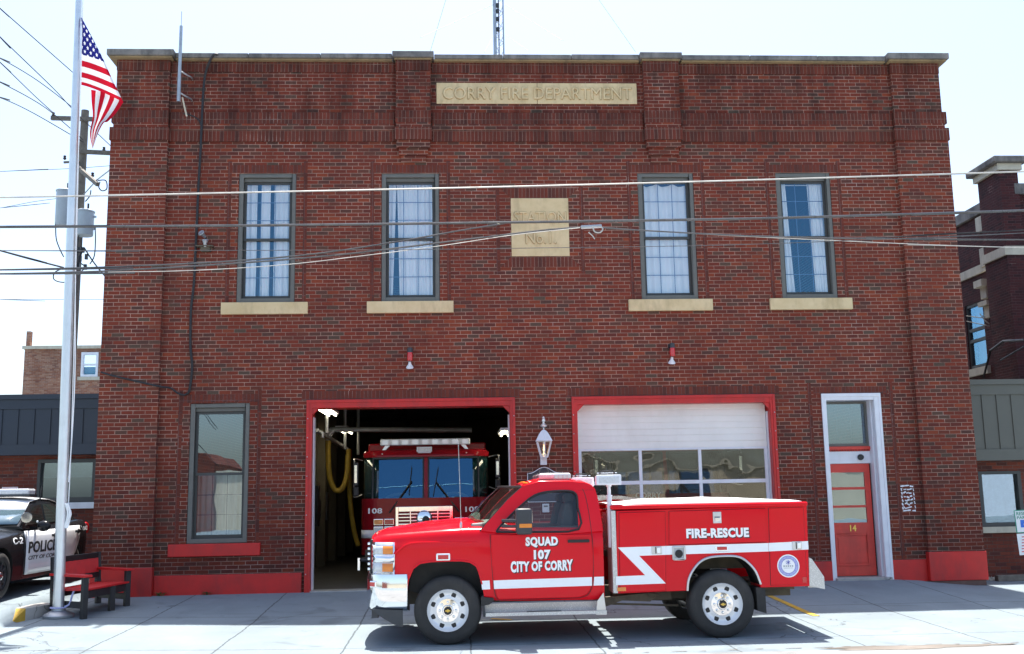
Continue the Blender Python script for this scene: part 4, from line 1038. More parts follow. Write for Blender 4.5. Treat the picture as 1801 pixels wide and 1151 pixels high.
# lower half of the fly, hanging back under the fold in narrow pleats
topl = [(160, 158), (175, 164), (195, 168), (217, 180)]; right = [(217, 180), (205, 198), (190, 214), (182, 217), (172, 236), (163, 262)]
left = [(160, 158), (161, 180), (163, 205), (158, 235), (163, 262)]
rows = []
for i in range(31):
    v = i/30; A = bez(left, v); B = bez(right, v); rw = []
    for j in range(29):
        s_ = j/28; x = A.x+(B.x-A.x)*s_; y = A.y+(B.y-A.y)*s_-(4 if i == 0 else 0)*math.sin(math.pi*s_)
        dep = .06+.05*math.sin(s_*9+v*3)
        rw.append((at(x, y, FY-.12*s_+dep*(1-s_)+.02), (.5+.45*v, s_*(6.9/13))))
    rows.append(rw)
rows = [[(p, (u, .54-w if .54-w > 0 else .001)) for p, (u, w) in rw] for rw in rows]
sheet(rows)
off = Vector((FPX_+tx*.8, FPY, fz+8.2))
me = bpy.data.meshes.new('flag'); me.from_pydata([v-off for v in verts], [], faces)
ul = me.uv_layers.new(name='UVMap')
for lp in me.loops: ul.data[lp.index].uv = uvs[lp.vertex_index]
me.materials.append(MT['flag']); me.shade_smooth()
fl = bpy.data.objects.new('flag', me); col.objects.link(fl); fl.location = off
tag(fl, 'striped flag with white stars on blue drooping from the flagpole', 'flag')

# ------------------------------------------------------------------ red and black bench beside the pole
bo = Vector((-5.62, -1.72, 0)); bz = gz(-5.5, -1.8)
nb, nf, ff = ground_pt(90, 1083), ground_pt(147, 1090), ground_pt(226, 1066)
ux = Vector((nf.x-nb.x, nf.y-nb.y, 0)); dp = ux.length; ux.normalize()
uy = Vector((ff.x-nf.x, ff.y-nf.y, 0)); ln = uy.length; uy.normalize()
BZ = (nf.z+ff.z)/2
BE = thing('bench', (nb.x, nb.y, BZ), 'red slatted bench with a black frame and armrests against the left corner of the station', 'bench')
def bp(a, l, z): return Vector((nb.x, nb.y, 0))+ux*a+uy*l+Vector((0, 0, BZ+z))
def bbar(name, a, c, w, h, mat, up=(0, 0, 1)): return MB().bar(a, c, w, h, up).build(name, mat, BE, bevel=.006)
def gleg(a, l): p = bp(a, l, 0); return gz(p.x, p.y)-BZ
D = dp
for l in (.03, ln*.62, ln-.03):
    bbar('leg', bp(D-.03, l, gleg(D, l)), bp(D-.03, l, .565 if l != ln*.62 else .37), .09, .06, 'bench_black', ux)
for l in (.03, ln-.03):
    bbar('back_post', bp(.03, l, gleg(0, l)), bp(.0, l, .42), .09, .06, 'bench_black', ux)
    bbar('back_post', bp(.0, l, .4), bp(-.03, l, .84), .085, .055, 'bench_black', ux)
    bbar('armrest', bp(-.03, l, .585), bp(D+.05, l, .58), .13, .035, 'bench_red')
    bbar('side_stretcher', bp(.03, l, .17), bp(D-.03, l, .17), .05, .09, 'bench_black')
for k in range(5):
    a = .1+k*(D-.14)/4.2
    MB().bar(bp(a, 0.02, .385-.005*(4-k)), bp(a, ln-.02, .385-.005*(4-k)), (D-.14)/4.7, .028).build('seat_slat', 'bench_red', BE, bevel=.005)
bbar('seat_rail', bp(D-.05, 0, .31), bp(D-.05, ln, .31), .04, .11, 'bench_black')
bbar('seat_rail', bp(.08, 0, .31), bp(.08, ln, .31), .04, .11, 'bench_black')
n = 9
for k in range(n):
    l = .08+(ln-.16)*(k+.5)/n
    MB().bar(bp(-.004, l, .53), bp(-.026, l, .75), (ln-.16)/n*.95, .022, ux).build('back_slat', 'bench_red', BE, bevel=.004)
bbar('top_rail', bp(-.03, 0, .79), bp(-.03, ln, .79), .05, .085, 'bench_black')
bbar('lower_rail', bp(.0, 0, .485), bp(.0, ln, .485), .045, .08, 'bench_black')

# ------------------------------------------------------------------ kerb, wheel stop, signs
KA, KBk, KT = ground_pt(44, 1092), ground_pt(85, 1083), ground_pt(18, 1098)
kd = Vector((KBk.x-KA.x, KBk.y-KA.y, 0)).normalized(); kn = Vector((-kd.y, kd.x, 0))     # along the kerb; kn points to the car
ktop = az(44, 1070, KA.y); kb_end = KA+kd*.75; kw = .3
def kpt(p, side, z): return Vector((p.x, p.y, 0))+kn*side+Vector((0, 0, z))
b = MB()
def kcol(p, zt): return [kpt(p, 0, -.4), kpt(p, 0, zt), kpt(p, kw, zt), kpt(p, kw, -.4)]
b.rows([kcol(kb_end, ktop), kcol(KA, ktop)], close=True); n_ = len(b.v); b.f += [(0, 1, 2, 3), (n_-4, n_-1, n_-2, n_-3)]; b.m += [0, 0]
KB = tag(b.build('kerb', 'curb', None, bevel=.012), 'raised concrete kerb with a yellow painted ramp end beside the police car', 'kerb')
b = MB(); zt0 = gz(KT.x, KT.y)-.02
b.add([kpt(KA, .0, -.4), kpt(KA, 0, ktop-.004), kpt(KA, kw, ktop-.004), kpt(KA, kw, -.4), kpt(KT, 0, zt0), kpt(KT, kw, zt0)], [(0, 4, 1), (1, 4, 5, 2), (2, 5, 3), (0, 1, 2, 3), (0, 3, 5, 4)])
b.build('yellow_end', 'yellow', KB)
wx = ax(1752, 1015, .7)
WS = tag(MB().prism([(.62, gz(wx, .7)), (.78, gz(wx, .7)), (.76, gz(wx, .7)+.11), (.64, gz(wx, .7)+.11)], wx, wx+1.8, 'x').build('wheel_stop', 'wood', None, bevel=.012), 'low concrete wheel stop in front of the right wing', 'wheel stop')
b = MB(); random.seed(1)
for i in range(260):
    x = random.uniform(9.3, 11.6); y = random.uniform(.85, 1.4); b.ball((x, y, gz(x, y)+.004), random.uniform(.012, .03), 6)
tag(b.build('white_gravel', 'limestone_pale'), None, None, kind='stuff')
# parking signs at the right edge
Y = -.9
RS = thing('parking_sign', (ax(1803, 1000, Y), Y, gz(9.4, Y)), 'leaning reserved parking sign with a wheelchair symbol at the right edge', 'sign')
S = lambda px, py, d=0: at(px, py, Y)+Vector((0, -d, 0))
def plate(name, quad, mat, d, th=.004):
    P = [S(*q, d) for q in quad]; return MB().add(P+[p+Vector((0, th, 0)) for p in P], [(0, 1, 2, 3), (7, 6, 5, 4), (0, 4, 5, 1), (1, 5, 6, 2), (2, 6, 7, 3), (3, 7, 4, 0)]).build(name, mat, RS)
plate('sign_plate', [(1783, 898), (1826, 895), (1830, 936), (1788, 938)], 'sign_green', .0)
plate('sign_face', [(1784.5, 899.5), (1824, 897), (1828, 934.5), (1789.5, 936.5)], 'sign_white', .004)
plate('symbol_panel', [(1794, 915), (1818, 913.5), (1820, 927), (1795.5, 928)], 'sign_blue', .008)
def sgn_text(name, body, mat, quad, d):
    P = [S(*q, d) for q in quad]
    lettering(name, body, mat, RS, lambda u, v, w: P[0].lerp(P[1], u).lerp(P[3].lerp(P[2], u), 1-v)+Vector((0, -w, 0)), depth=.002, bold=.01)
sgn_text('sign_lettering', 'RESERVED', 'sign_green', [(1787, 901), (1822, 899), (1822.5, 905), (1787.5, 907)], .007)
sgn_text('sign_lettering', 'PARKING', 'sign_green', [(1788, 908.5), (1822, 906.5), (1822.5, 912), (1788.5, 913.5)], .007)
w = MB(); c = S(1803, 922, .011)
for i in range(14):
    a0, a1 = R(150+i*17), R(150+(i+1)*17); w.bar(c+Vector((.03*math.cos(a0), 0, .03*math.sin(a0)-.005)), c+Vector((.03*math.cos(a1), 0, .03*math.sin(a1)-.005)), .003, .009, (0, 1, 0))
w.bar(c+Vector((-.01, 0, .035)), c+Vector((-.006, 0, 0)), .003, .012, (0, 1, 0)).bar(c+Vector((-.006, 0, .0)), c+Vector((.02, 0, 0)), .003, .01, (0, 1, 0)).bar(c+Vector((.018, 0, .0)), c+Vector((.032, 0, -.03)), .003, .01, (0, 1, 0)).ball(c+Vector((-.012, 0, .048)), .009, 8)
w.build('wheelchair_symbol', 'sign_white', RS)
plate('lower_plate', [(1788, 939.5), (1829, 937), (1832, 974), (1793.5, 977)], 'sign_white', .002)
for i in range(6): plate('sign_line', [(1797, 944+i*5.2), (1822, 942.5+i*5.2), (1822, 944+i*5.2), (1797, 945.5+i*5.2)], 'sign_red', .005)
MB().bar(S(1806, 890, -.02), Vector((S(1813, 1030, -.02).x, Y+.02, gz(9.4, Y)-.05)), .05, .03).build('post', 'galv', RS)
# no parking sign, left, behind the police car
Y = 3.2
x0, x1, z0, z1 = ax(3, 870, Y), ax(31, 870, Y), az(17, 884, Y), az(17, 857, Y)
NP = thing('no_parking_sign', ((x0+x1)/2, Y, gz(-9, Y)), 'white no parking sign with red letters behind the police car', 'sign')
MB().box(x0, x1, Y-.004, Y, z0-.05, z1).build('sign_plate', 'sign_white', NP, bevel=.002)
def rtext(body, u0, u1, v0, v1): front_text('sign_lettering', body, 'sign_red', NP, x0+(x1-x0)*u0, x0+(x1-x0)*u1, z0+(z1-z0)*v0, z0+(z1-z0)*v1, Y-.006, bold=.01, depth=.002)
rtext('NO', .3, .7, .48, .78); rtext('PARKING', .1, .9, .06, .34)
ring(MB(), x0+.015, x1-.015, z0-.035, z1-.015, .008, .008, .008, .008, Y-.007, Y-.0045).build('sign_border', 'sign_red', NP)
MB().box((x0+x1)/2-.025, (x0+x1)/2+.025, Y+.002, Y+.035, gz(-9, Y)-.05, z1-.02).build('post', 'galv', NP)

# ------------------------------------------------------------------ utility pole with transformers
UY = 13.0
ut = at(150, 195, UY); ub = at(126, 620, UY); dx = (ub.x-ut.x)/(ub.z-ut.z)
def up(z): return Vector((ut.x+dx*(z-ut.z), UY, z))
UP = thing('utility_pole', up(0), 'weathered wooden utility pole with crossarms and two grey transformers, behind the office wing', 'utility pole')
MB().tube([up(-.5), up(5), ut], [.17, .15, .115], 12).build('pole', 'wood', UP, smooth=True)
def UA(px, py, d=0): return at(px, py, UY+d)
for a, c in (((90, 208), (163, 210)), ((141, 267), (205, 270))): MB().bar(UA(*a, -.15), UA(*c, -.15), .1, .12).build('crossarm', 'wood', UP)
MB().bar(UA(133, 291, -.18), UA(172, 325, -2.2), .09, .11).build('crossarm', 'wood', UP)
MB().tube([UA(145, 345, 0), UA(170, 317, -2), UA(200, 294, -3)], .02, 6).build('brace_rod', 'galv', UP)
def insul(px, py, d=-.15):
    p = UA(px, py, d); MB().lathe([(.02, -.1), (.05, -.07), (.05, -.04), (.025, -.03), (.045, 0), (.04, .03), (.001, .05)], p, 'z', 12).build('insulator', 'porcelain', UP, smooth=True)
insul(94, 200); insul(183, 261); insul(163, 306, -1.2); insul(158, 312, -1.2); insul(114, 276)
MB().bar(UA(112, 286, -.15), UA(146, 284, -.1), .05, .06).build('insulator_arm', 'wood', UP)
def trafo(pxl, pxr, pt, pb, d):
    A, B = UA(pxl, (pt+pb)/2, d), UA(pxr, (pt+pb)/2, d); c = (A+B)/2; r = (B.x-A.x)/2; z0, z1 = UA((pxl+pxr)/2, pb, d).z, UA((pxl+pxr)/2, pt, d).z
    o = MB().lathe([(.001, z0-.0), (r*.9, z0), (r*.96, z0+.03), (r*.98, z1-.06), (r*1.05, z1-.05), (r*1.05, z1-.02), (r*.7, z1+.03), (.001, z1+.05)], (c.x, c.y, 0), 'z', 24).build('transformer', 'trafo', UP, smooth=True)
    MB().tube([(c.x+r*.3, c.y, z1), (c.x+r*.3, c.y, z1+.22)], .03, 8).build('bushing', 'porcelain', o)
    MB().box(c.x+r*.9, c.x+r*1.25, c.y-.02, c.y+.02, z0+.18, z0+.24).box(c.x+r*.9, c.x+r*1.25, c.y-.02, c.y+.02, z1-.22, z1-.16).build('lug', 'galv', o)
trafo(98, 128, 335, 398, -.35); trafo(133, 165, 371, 415, -.45)
b = MB()
for pix in ([(98, 392), (99, 420), (106, 440), (112, 452)], [(167, 398), (168, 420), (166, 450), (158, 465)], [(143, 418), (142, 445), (136, 470)], [(120, 470), (98, 478), (94, 490), (104, 496), (122, 497)], [(146, 440), (140, 460), (150, 470), (140, 480)], [(172, 318), (186, 318), (188, 332), (180, 336), (174, 330), (176, 320)], [(150, 355), (158, 345), (160, 335)], [(143, 385), (136, 440), (134, 520)]):
    b.tube(smooth_pts([UA(*q, -.5) for q in pix], 5), .018, 5)
b.build('jumper_lead', 'cable', UP, smooth=True)
b = MB()
for px, py in ((146, 440), (141, 455), (150, 470), (138, 468), (152, 452), (139, 440)): b.box(*(lambda p: (p.x-.04, p.x+.04, p.y-.04, p.y+.04, p.z-.08, p.z+.08))(UA(px, py, -.4)))
b.build('connector', 'charcoal', UP)

# ------------------------------------------------------------------ overhead lines
def wire(pix, Ys, r, mat, label, k=6):
    if not isinstance(Ys, (list, tuple)): Ys = [Ys]*len(pix)
    P = [at(px, py, y) for (px, py), y in zip(pix, Ys)]
    if pix[0][0] <= -60: P.insert(0, P[0]+(P[0]-P[1]).normalized()*30)      # run on past the picture to the next pole
    if pix[-1][0] >= 1850: P.append(P[-1]+(P[-1]-P[-2]).normalized()*30)
    return tag(MB().tube(smooth_pts(P, k), r, 6, cap=True).build('overhead_wire', mat, None, smooth=True), label, 'wire', 'overhead wires')
MT['line_cable'] = paint('weathered line cable', (.06, .06, .06), .28, .2, coat=.6)
W1 = -6.5
wire([(-150, 350), (0, 347.5), (195, 344), (520, 337), (900, 328.5), (1320, 317), (1801, 302), (1950, 297)], W1, .010, 'wire_metal', 'uppermost pale wire crossing the whole facade above the upper windows')
wire([(-150, 400.5), (0, 399.5), (430, 397), (850, 392), (1260, 386), (1500, 380), (1801, 370.5), (1950, 365)], W1, .016, 'line_cable', 'thick black cable crossing the whole facade at the middle of the upper windows')
wire([(-150, 440), (0, 441), (260, 441), (640, 440), (900, 437), (1250, 432), (1480, 424), (1801, 410), (1950, 402)], W1-.3, .004, 'line_cable', 'thin grey wire just below the thick black cable')
wire([(-150, 477), (0, 475), (188, 470), (400, 460), (560, 446), (700, 425), (820, 404), (896, 392)], [W1+.2]*7+[W1], .010, 'line_cable', 'black wire rising from the left to meet the thick cable above the station stone')
wire([(-150, 483), (0, 482), (188, 477), (420, 463), (600, 448), (800, 424), (950, 406), (1035, 399)], W1+.1, .011, 'line_cable', 'black twisted wire rising from the left to the splice right of the station stone')
wire([(190, 479), (340, 476), (500, 466), (640, 450), (780, 432), (900, 414), (1020, 401)], W1+.06, .0045, 'wire_metal', 'pale wire running alongside the twisted wire below the station stone')
wire([(1040, 399), (1120, 405), (1250, 412), (1400, 418), (1560, 420), (1801, 422), (1950, 422)], W1+.1, .009, 'line_cable', 'black wire running right from the splice across the two right windows')
wire([(1045, 400), (1180, 409), (1350, 418), (1480, 424), (1640, 431), (1801, 436), (1950, 440)], W1+.15, .005, 'wire_metal', 'pale wire sagging right from the splice to the lower right edge')
wire([(1330, 415), (1500, 419), (1650, 413), (1801, 405), (1950, 398)], W1+.3, .007, 'cable', 'short dark wire rising to the right edge beside the right corner pilaster')
SPL = thing('wire_splice', at(1040, 400, W1), 'bright cable splice with curled loose ends right of the station stone', 'cable splice')
MB().tube([at(1022, 400, W1), at(1058, 398, W1)], .022, 8).build('sleeve', 'galv', SPL, smooth=True)
b = MB(); b.tube(smooth_pts([at(*q, W1-.02) for q in [(1042, 398), (1046, 408), (1056, 409), (1060, 402), (1052, 399)]], 5), .008, 5).tube(smooth_pts([at(*q, W1-.02) for q in [(1035, 409), (1042, 415), (1046, 421)]], 4), .007, 5)
b.build('loose_end', 'wire_metal', SPL, smooth=True)
for pix, lab in (([(-60, -40), (0, 15), (125, 125), (145, 143)], 'wire descending from the top left corner to the flagpole height'), ([(-60, 0), (0, 65), (93, 155), (135, 200), (200, 262)], 'second wire descending from the upper left edge behind the flagpole'), ([(-60, 55), (0, 110), (60, 168), (93, 198)], 'wire reaching the left end of the top crossarm'), ([(-60, 78), (0, 103), (60, 138), (110, 175), (140, 200)], 'faint wire reaching the top of the utility pole'), ([(-60, 120), (0, 145), (80, 190), (146, 246)], 'faint wire descending below the top crossarm'), ([(-60, 155), (0, 172), (60, 200), (146, 250)], 'lowest faint wire descending at the left edge')):
    wire(pix, [UY-8, UY-6, UY-2, UY-.2][:len(pix)] if len(pix) == 4 else [UY-8, UY-6, UY-3, UY-1, UY+1], .013, 'cable', lab)
wire([(-60, 305), (0, 302), (120, 297), (205, 291)], UY, .008, 'cable', 'faint level wire left of the station above the transformers')
wire([(-60, 372), (0, 366), (60, 355), (105, 349)], UY, .008, 'cable', 'faint wire rising to the left transformer')
wire([(-60, 425), (0, 441), (50, 455), (112, 471)], UY, .028, 'cable', 'thick cable sagging from the left edge to the utility pole')
wire([(-60, 525), (0, 527), (100, 527), (190, 527)], UY+2, .008, 'cable', 'faint level wire low in the sky left of the station')
wire([(148, 436), (165, 462), (188, 490), (215, 520)], UY-.4, .022, 'cable', 'dark service cable running down right from the transformers')
wire([(1727, 556), (1760, 562), (1801, 568), (1860, 575)], 8, .012, 'wire_metal', 'upper pale service wire at the dark brick block')
wire([(1723, 552), (1735, 566), (1755, 575), (1801, 586), (1860, 598)], 8, .012, 'wire_metal', 'lower pale service wire drooping at the dark brick block')
# weeds at the foot of the wall
def weed(px, py, label, s=.1):
    p = at(px, py, -.14); b = MB(); random.seed(px)
    for i in range(40):
        a = random.uniform(0, 6.28); r = random.uniform(.3, 1)*s; h = random.uniform(.3, 1)*s*.9
        q = Vector((p.x+r*math.cos(a)*1.6, -.05-abs(r*math.sin(a))*.6, gz(p.x, -.1)+h)); w = Vector((-math.sin(a), math.cos(a), 0))*.012; t = Vector((math.cos(a), math.sin(a)*.5-.3, .4))*.05
        b.add([q-w, q+t*.5-w*.2, q+t, q+w], [(0, 1, 2, 3)])
        if i % 4 == 0: b.tube([(p.x, -.06, gz(p.x, -.1)-.01), q], .003, 4)
    tag(b.build('weed', 'plant', None, recalc=False), label, 'weed', 'weeds at the foot of the wall')
weed(281, 1048, 'tiny weed at the foot of the left corner pilaster', .06); weed(362, 1048, 'tiny weed under the red ground floor sill', .05); weed(1706, 1032, 'small green weed at the foot of the right corner pilaster', .08)

# ------------------------------------------------------------------ police car
PXR = -6.68; PHW = .95; PC = PXR-PHW
pfy = at(20, 1018, 0).y
PF_Y, PR_Y = -2.3, .57
pg = gz(-6.9, -1)
PCAR = thing('police_car', (PC, -.85, pg), 'black and white police car with a roof light bar parked left of the station', 'police car')
def pp(s, y, z): return Vector((PC+s, y, pg+z))
# y, half width, sill z, hood/deck edge z, centre z
STN = [(-3.28, .62, .38, .62, .66), (-3.2, .78, .26, .7, .76), (-3.0, .88, .2, .78, .84), (-2.3, .945, .18, .88, .96), (-1.55, .95, .18, .95, 1.05), (-1.2, .95, .18, .97, 1.06), (-.2, .95, .18, 1.0, 1.06), (.6, .95, .2, 1.04, 1.09), (1.05, .94, .22, 1.07, 1.12), (1.25, .92, .3, 1.07, 1.12), (1.46, .85, .4, 1.03, 1.06), (1.54, .76, .48, .9, .93)]
def psec(y, w, zb, ze, zc):
    h = [(0, zb), (w*.85, zb), (w*.97, zb+.06), (w*.985, zb+.18), (w, zb+(ze-zb)*.55), (w*.985, ze-.1), (w*.955, ze-.03), (w*.9, ze+.01), (w*.5, zc-.01), (0, zc)]
    return [pp(a, y, z) for a, z in h]+[pp(-a, y, z) for a, z in h[-2:0:-1]]
rows = []
for (a, c) in zip(STN, STN[1:]):
    for k in range(3): rows.append(psec(*[a[i]+(c[i]-a[i])*k/3 for i in range(5)]))
rows.append(psec(*STN[-1]))
def loft(rows):
    b = MB().rows(rows, close=True); n = len(rows[0]); o = len(b.v)
    b.f.append(tuple(range(n))); b.m.append(b.mi); b.f.append(tuple(range(o-n, o))[::-1]); b.m.append(b.mi); return b
def cut_body(b, name, mats, parent, cutters, smooth_angle=40):
    o = b.build(name, mats[0], parent, smooth=True, angle=smooth_angle)
    tmp = []
    for cb in cutters:
        c = cb.build('cutter', mats[1], parent); tmp.append(c)
        m = o.modifiers.new('cut', 'BOOLEAN'); m.object = c; m.operation = 'DIFFERENCE'; m.solver = 'EXACT'
        try: m.material_mode = 'TRANSFER'
        except Exception: pass
    C.view_layer.update()
    dg = C.evaluated_depsgraph_get(); me = bpy.data.meshes.new_from_object(o.evaluated_get(dg))
    o.modifiers.clear(); o.data = me
    for c in tmp: bpy.data.objects.remove(c)
    me.set_sharp_from_angle(angle=R(smooth_angle))
    return o
def arch(cx, cz, r, n=20, flat=1.0): return [(cx+r*math.cos(math.pi*i/n), cz+r*flat*math.sin(math.pi*i/n)) for i in range(n+1)]
cuts_ = []
for yy in (PF_Y, PR_Y):
    pts = [(yy+.4, pg-.1), ]+[(a, pg+.35+(z)) for a, z in [(yy+.4*math.cos(math.pi*i/18), .4*math.sin(math.pi*i/18)) for i in range(19)]]+[(yy-.4, pg-.1)]
    for x0, x1 in ((PC+.6, PC+1.1), (PC-1.1, PC-.6)): cuts_.append(MB().prism(pts, x0, x1, 'x'))
pbody = cut_body(loft(rows), 'body', ('police_black', 'black'), PCAR, cuts_)
# cabin: lofted roof and pillars with window openings left as panes set in
cabin = [(-1.42, .83, .83, 1.02, 1.05), (-1.0, .78, .70, 1.22, 1.27), (-.62, .74, .62, 1.38, 1.44), (-.2, .73, .6, 1.43, 1.49), (.3, .72, .58, 1.42, 1.48), (.65, .72, .58, 1.37, 1.42), (1.0, .74, .63, 1.22, 1.26), (1.3, .78, .74, 1.09, 1.12)]
rows = []
for y, w0, w1, ze, zc in cabin:
    rows.append([pp(-.87, y, .99), pp(-w0, y, 1.0), pp(-w1-.03, y, ze-.03), pp(-w1+.05, y, ze+.02), pp(-w1*.5, y, zc-.005), pp(0, y, zc), pp(w1*.5, y, zc-.005), pp(w1-.05, y, ze+.02), pp(w1+.03, y, ze-.03), pp(w0, y, 1.0), pp(.87, y, .99)])
cb = loft(rows); cb.build('cabin', 'police_black', PCAR, smooth=True, angle=60)
rw = [[pp(s_*(w1+.0), y, zc+.014-(abs(s_)**3)*(zc-ze-.0)*.7) for s_ in (-1, -.7, -.35, 0, .35, .7, 1)] for y, w0, w1, ze, zc in [(-.97, .78, .695, 1.235, 1.283)]+cabin[2:6]]
MB().rows(rw).build('roof_panel', 'police_white', PCAR, smooth=True, solid=.008)
def side_x(y, z):
    """cabin side surface: x offset at height z"""
    for a, c in zip(cabin, cabin[1:]):
        if a[0] <= y <= c[0]:
            t = (y-a[0])/(c[0]-a[0]); w0 = a[1]+(c[1]-a[1])*t; w1 = a[2]+(c[2]-a[2])*t; ze = a[3]+(c[3]-a[3])*t
            return w0+(w1+.03-w0)*(z-1.0)/(ze-.03-1.0)
    return .8
def side_pane(name, outline, sgn, mat='glass_carside'):
    P = [pp(sgn*(side_x(y, z)+.006), y, z) for y, z in outline]; b = MB().add(P, [tuple(range(len(P)))])
    return b.build(name, mat, PCAR, solid=.004)
MT['glass_carside'] = (lambda t: t.bsdf((.012, .018, .017), .03, 0, None, coat=1))(NT('car side glass'))
MT['glass_carside2'] = (lambda t: t.bsdf((.03, .05, .045), .03, 0, None, coat=1))(NT('greenish rear side glass'))
for sg in (1, -1):
    side_pane('front_side_window', [(-1.12, 1.05), (-.22, 1.06), (-.22, 1.37), (-.55, 1.33), (-.85, 1.21)], sg)
    side_pane('rear_side_window', [(-.13, 1.06), (.62, 1.09), (.72, 1.2), (.55, 1.31), (.25, 1.37), (-.13, 1.38)], sg, 'glass_carside2')
    side_pane('quarter_window', [(.7, 1.1), (.98, 1.115), (.84, 1.19)], sg)
    # white doors with their black lettering
    dr = MB(); 
    def bx(y, z): # body side offset
        for a, c in zip(STN, STN[1:]):
            if a[0] <= y <= c[0]:
                t = (y-a[0])/(c[0]-a[0]); w, zb, ze = [a[i]+(c[i]-a[i])*t for i in (1, 2, 3)]
                pr_ = [(w*.97, zb+.06), (w*.985, zb+.18), (w, zb+(ze-zb)*.55), (w*.985, ze-.1), (w*.955, ze-.03)]
                for p, q in zip(pr_, pr_[1:]):
                    if z <= q[1]: return p[0]+(q[0]-p[0])*max(0, (z-p[1]))/(q[1]-p[1])
                return pr_[-1][0]
        return .9
    for y0, y1, rear in ((-1.5, -.2, 0), (-.185, .86, 1)):
        rows = []
        for j in range(8):
            z = .3+(.965-.3+.03*rear)*j/7; yb = y1
            if rear: yb = .1+.76*sstep(.3, .75, z) if z < .75 else .86-.0*z
            if rear: yb = min(.86, .16+ .7*math.sqrt(max(0, (z-.3)/.55))) if z < .85 else .86
            ya = y0+(.05 if not rear and z < .5 else 0)*(1-z/.5)
            rows.append([pp(sg*(bx(ya+(yb-ya)*i/8, z)+.007), ya+(yb-ya)*i/8, z) for i in range(9)])
        d_ = MB().rows(rows).build('door', 'police_white', PCAR, smooth=True, solid=.008)
        hy = y1-.16
        MB().box(*sorted((pp(sg*.955, 0, 0).x, pp(sg*.995, 0, 0).x)), hy-.12, hy+.1, pg+.845+.03*rear, pg+.885+.03*rear).ball(pp(sg*.965, hy+.02, .865+.03*rear), .045, 8, (.5, 1, 1)).build('handle', 'black', d_, smooth=True)
    if sg == 1:
        def ptext(body, y0, y1, z0, z1, mat='letter_black', **k):
            lettering('lettering', body, mat, PCAR, lambda u, v, d: pp(bx(y0+(y1-y0)*u, z0+(z1-z0)*v)+.016+d, y0+(y1-y0)*u, z0+(z1-z0)*v), depth=.003, **k)
        ptext('POLICE', -1.42, -.25, .62, .8, bev=.03, shear=.15); ptext('CITY OF CORRY', -1.4, -.1, .52, .58, shear=.15, bev=.006)
        ptext('C-2', -1.95, -1.62, .78, .88, 'letter_white', bev=.02, shear=.1)
        ptext('DIAL 911', .98, 1.42, .9, .97, 'letter_white', bev=.02)
        MB().add([pp(bx(y, z)+.006, y, z) for y, z in ((.92, .985), (1.35, 1.02), (1.38, .985), (.94, .955))][:4], [(0, 1, 2, 3)]).build('white_flash', 'police_white', PCAR)
    # mirror, wheels
    m = MB().ball(pp(sg*1.06, -1.12, 1.03), .12, 12, (.95, .6, .72)); m.build('mirror', 'police_black', PCAR, smooth=True)
    MB().bar(pp(sg*.84, -1.08, 1.0), pp(sg*1.0, -1.1, 1.0), .05, .05).build('mirror_arm', 'police_black', PCAR)
MB().ball(pp(.95, -1.1, 1.1), .02, 6).build('mirror_cap', 'police_white', PCAR)
# windscreen, rear window
def screen(name, sts, inset, mat):
    rw = []
    for y, w, z in sts: rw.append([pp(s_*w, y-.01-inset*(s_*s_), z+.012) for s_ in (-1, -.66, -.33, 0, .33, .66, 1)])
    return MB().rows(rw).build(name, mat, PCAR, smooth=True, solid=.004)
MT['screen_glass'] = (lambda t: t.bsdf((.1, .16, .2), .02, 0, None, coat=1))(NT('car windscreen'))
screen('windscreen', [(-1.4, .76, 1.06), (-1.2, .735, 1.165), (-.98, .7, 1.275)], -.02, 'screen_glass')
screen('rear_window', [(.7, .56, 1.41), (1.0, .6, 1.265), (1.28, .68, 1.13)], .0, 'glass_carside')
def wheel(parent, x, y, z, r, w, sgn, axis, style):
    g = grp('wheel', (0, 0, 0), parent); c = Vector((x, y, z)); g.location = c-wloc(parent)
    s_ = sgn
    tp = [(r*.62, -w/2), (r*.9, -w/2), (r*.975, -w/2+.025), (r, -w/2+.06), (r, w/2-.06), (r*.975, w/2-.025), (r*.9, w/2+.004), (r*.75, w/2+.008), (r*.62, w/2)]
    MB().lathe([(a, h*s_) for a, h in tp], c, axis, 40).build('tyre', 'rubber', g, smooth=True, angle=50)
    return g, c
for sg in (1, -1):
    for yy in (PF_Y, PR_Y):
        g, c = wheel(PCAR, PC+sg*.83, yy, pg+.345, .345, .22, sg, 'x', 0)
        MB().lathe([(.24, .06*sg), (.225, .095*sg), (.2, .07*sg), (.12, .085*sg), (.001, .085*sg)], c, 'x', 28).build('rim', 'black', g, smooth=True)
        h = MB()
        for k in range(10):
            a = 2*math.pi*k/10; h.bar(c+Vector((.088*sg, .07*math.cos(a), .07*math.sin(a))), c+Vector((.088*sg, .2*math.cos(a), .2*math.sin(a))), .035, .012, (1, 0, 0))
        h.build('spoke', 'charcoal', g)
        MB().lathe([(.07, .09*sg), (.06, .11*sg), (.03, .125*sg), (.001, .127*sg)], c, 'x', 20).build('hub_cap', 'chrome', g, smooth=True)
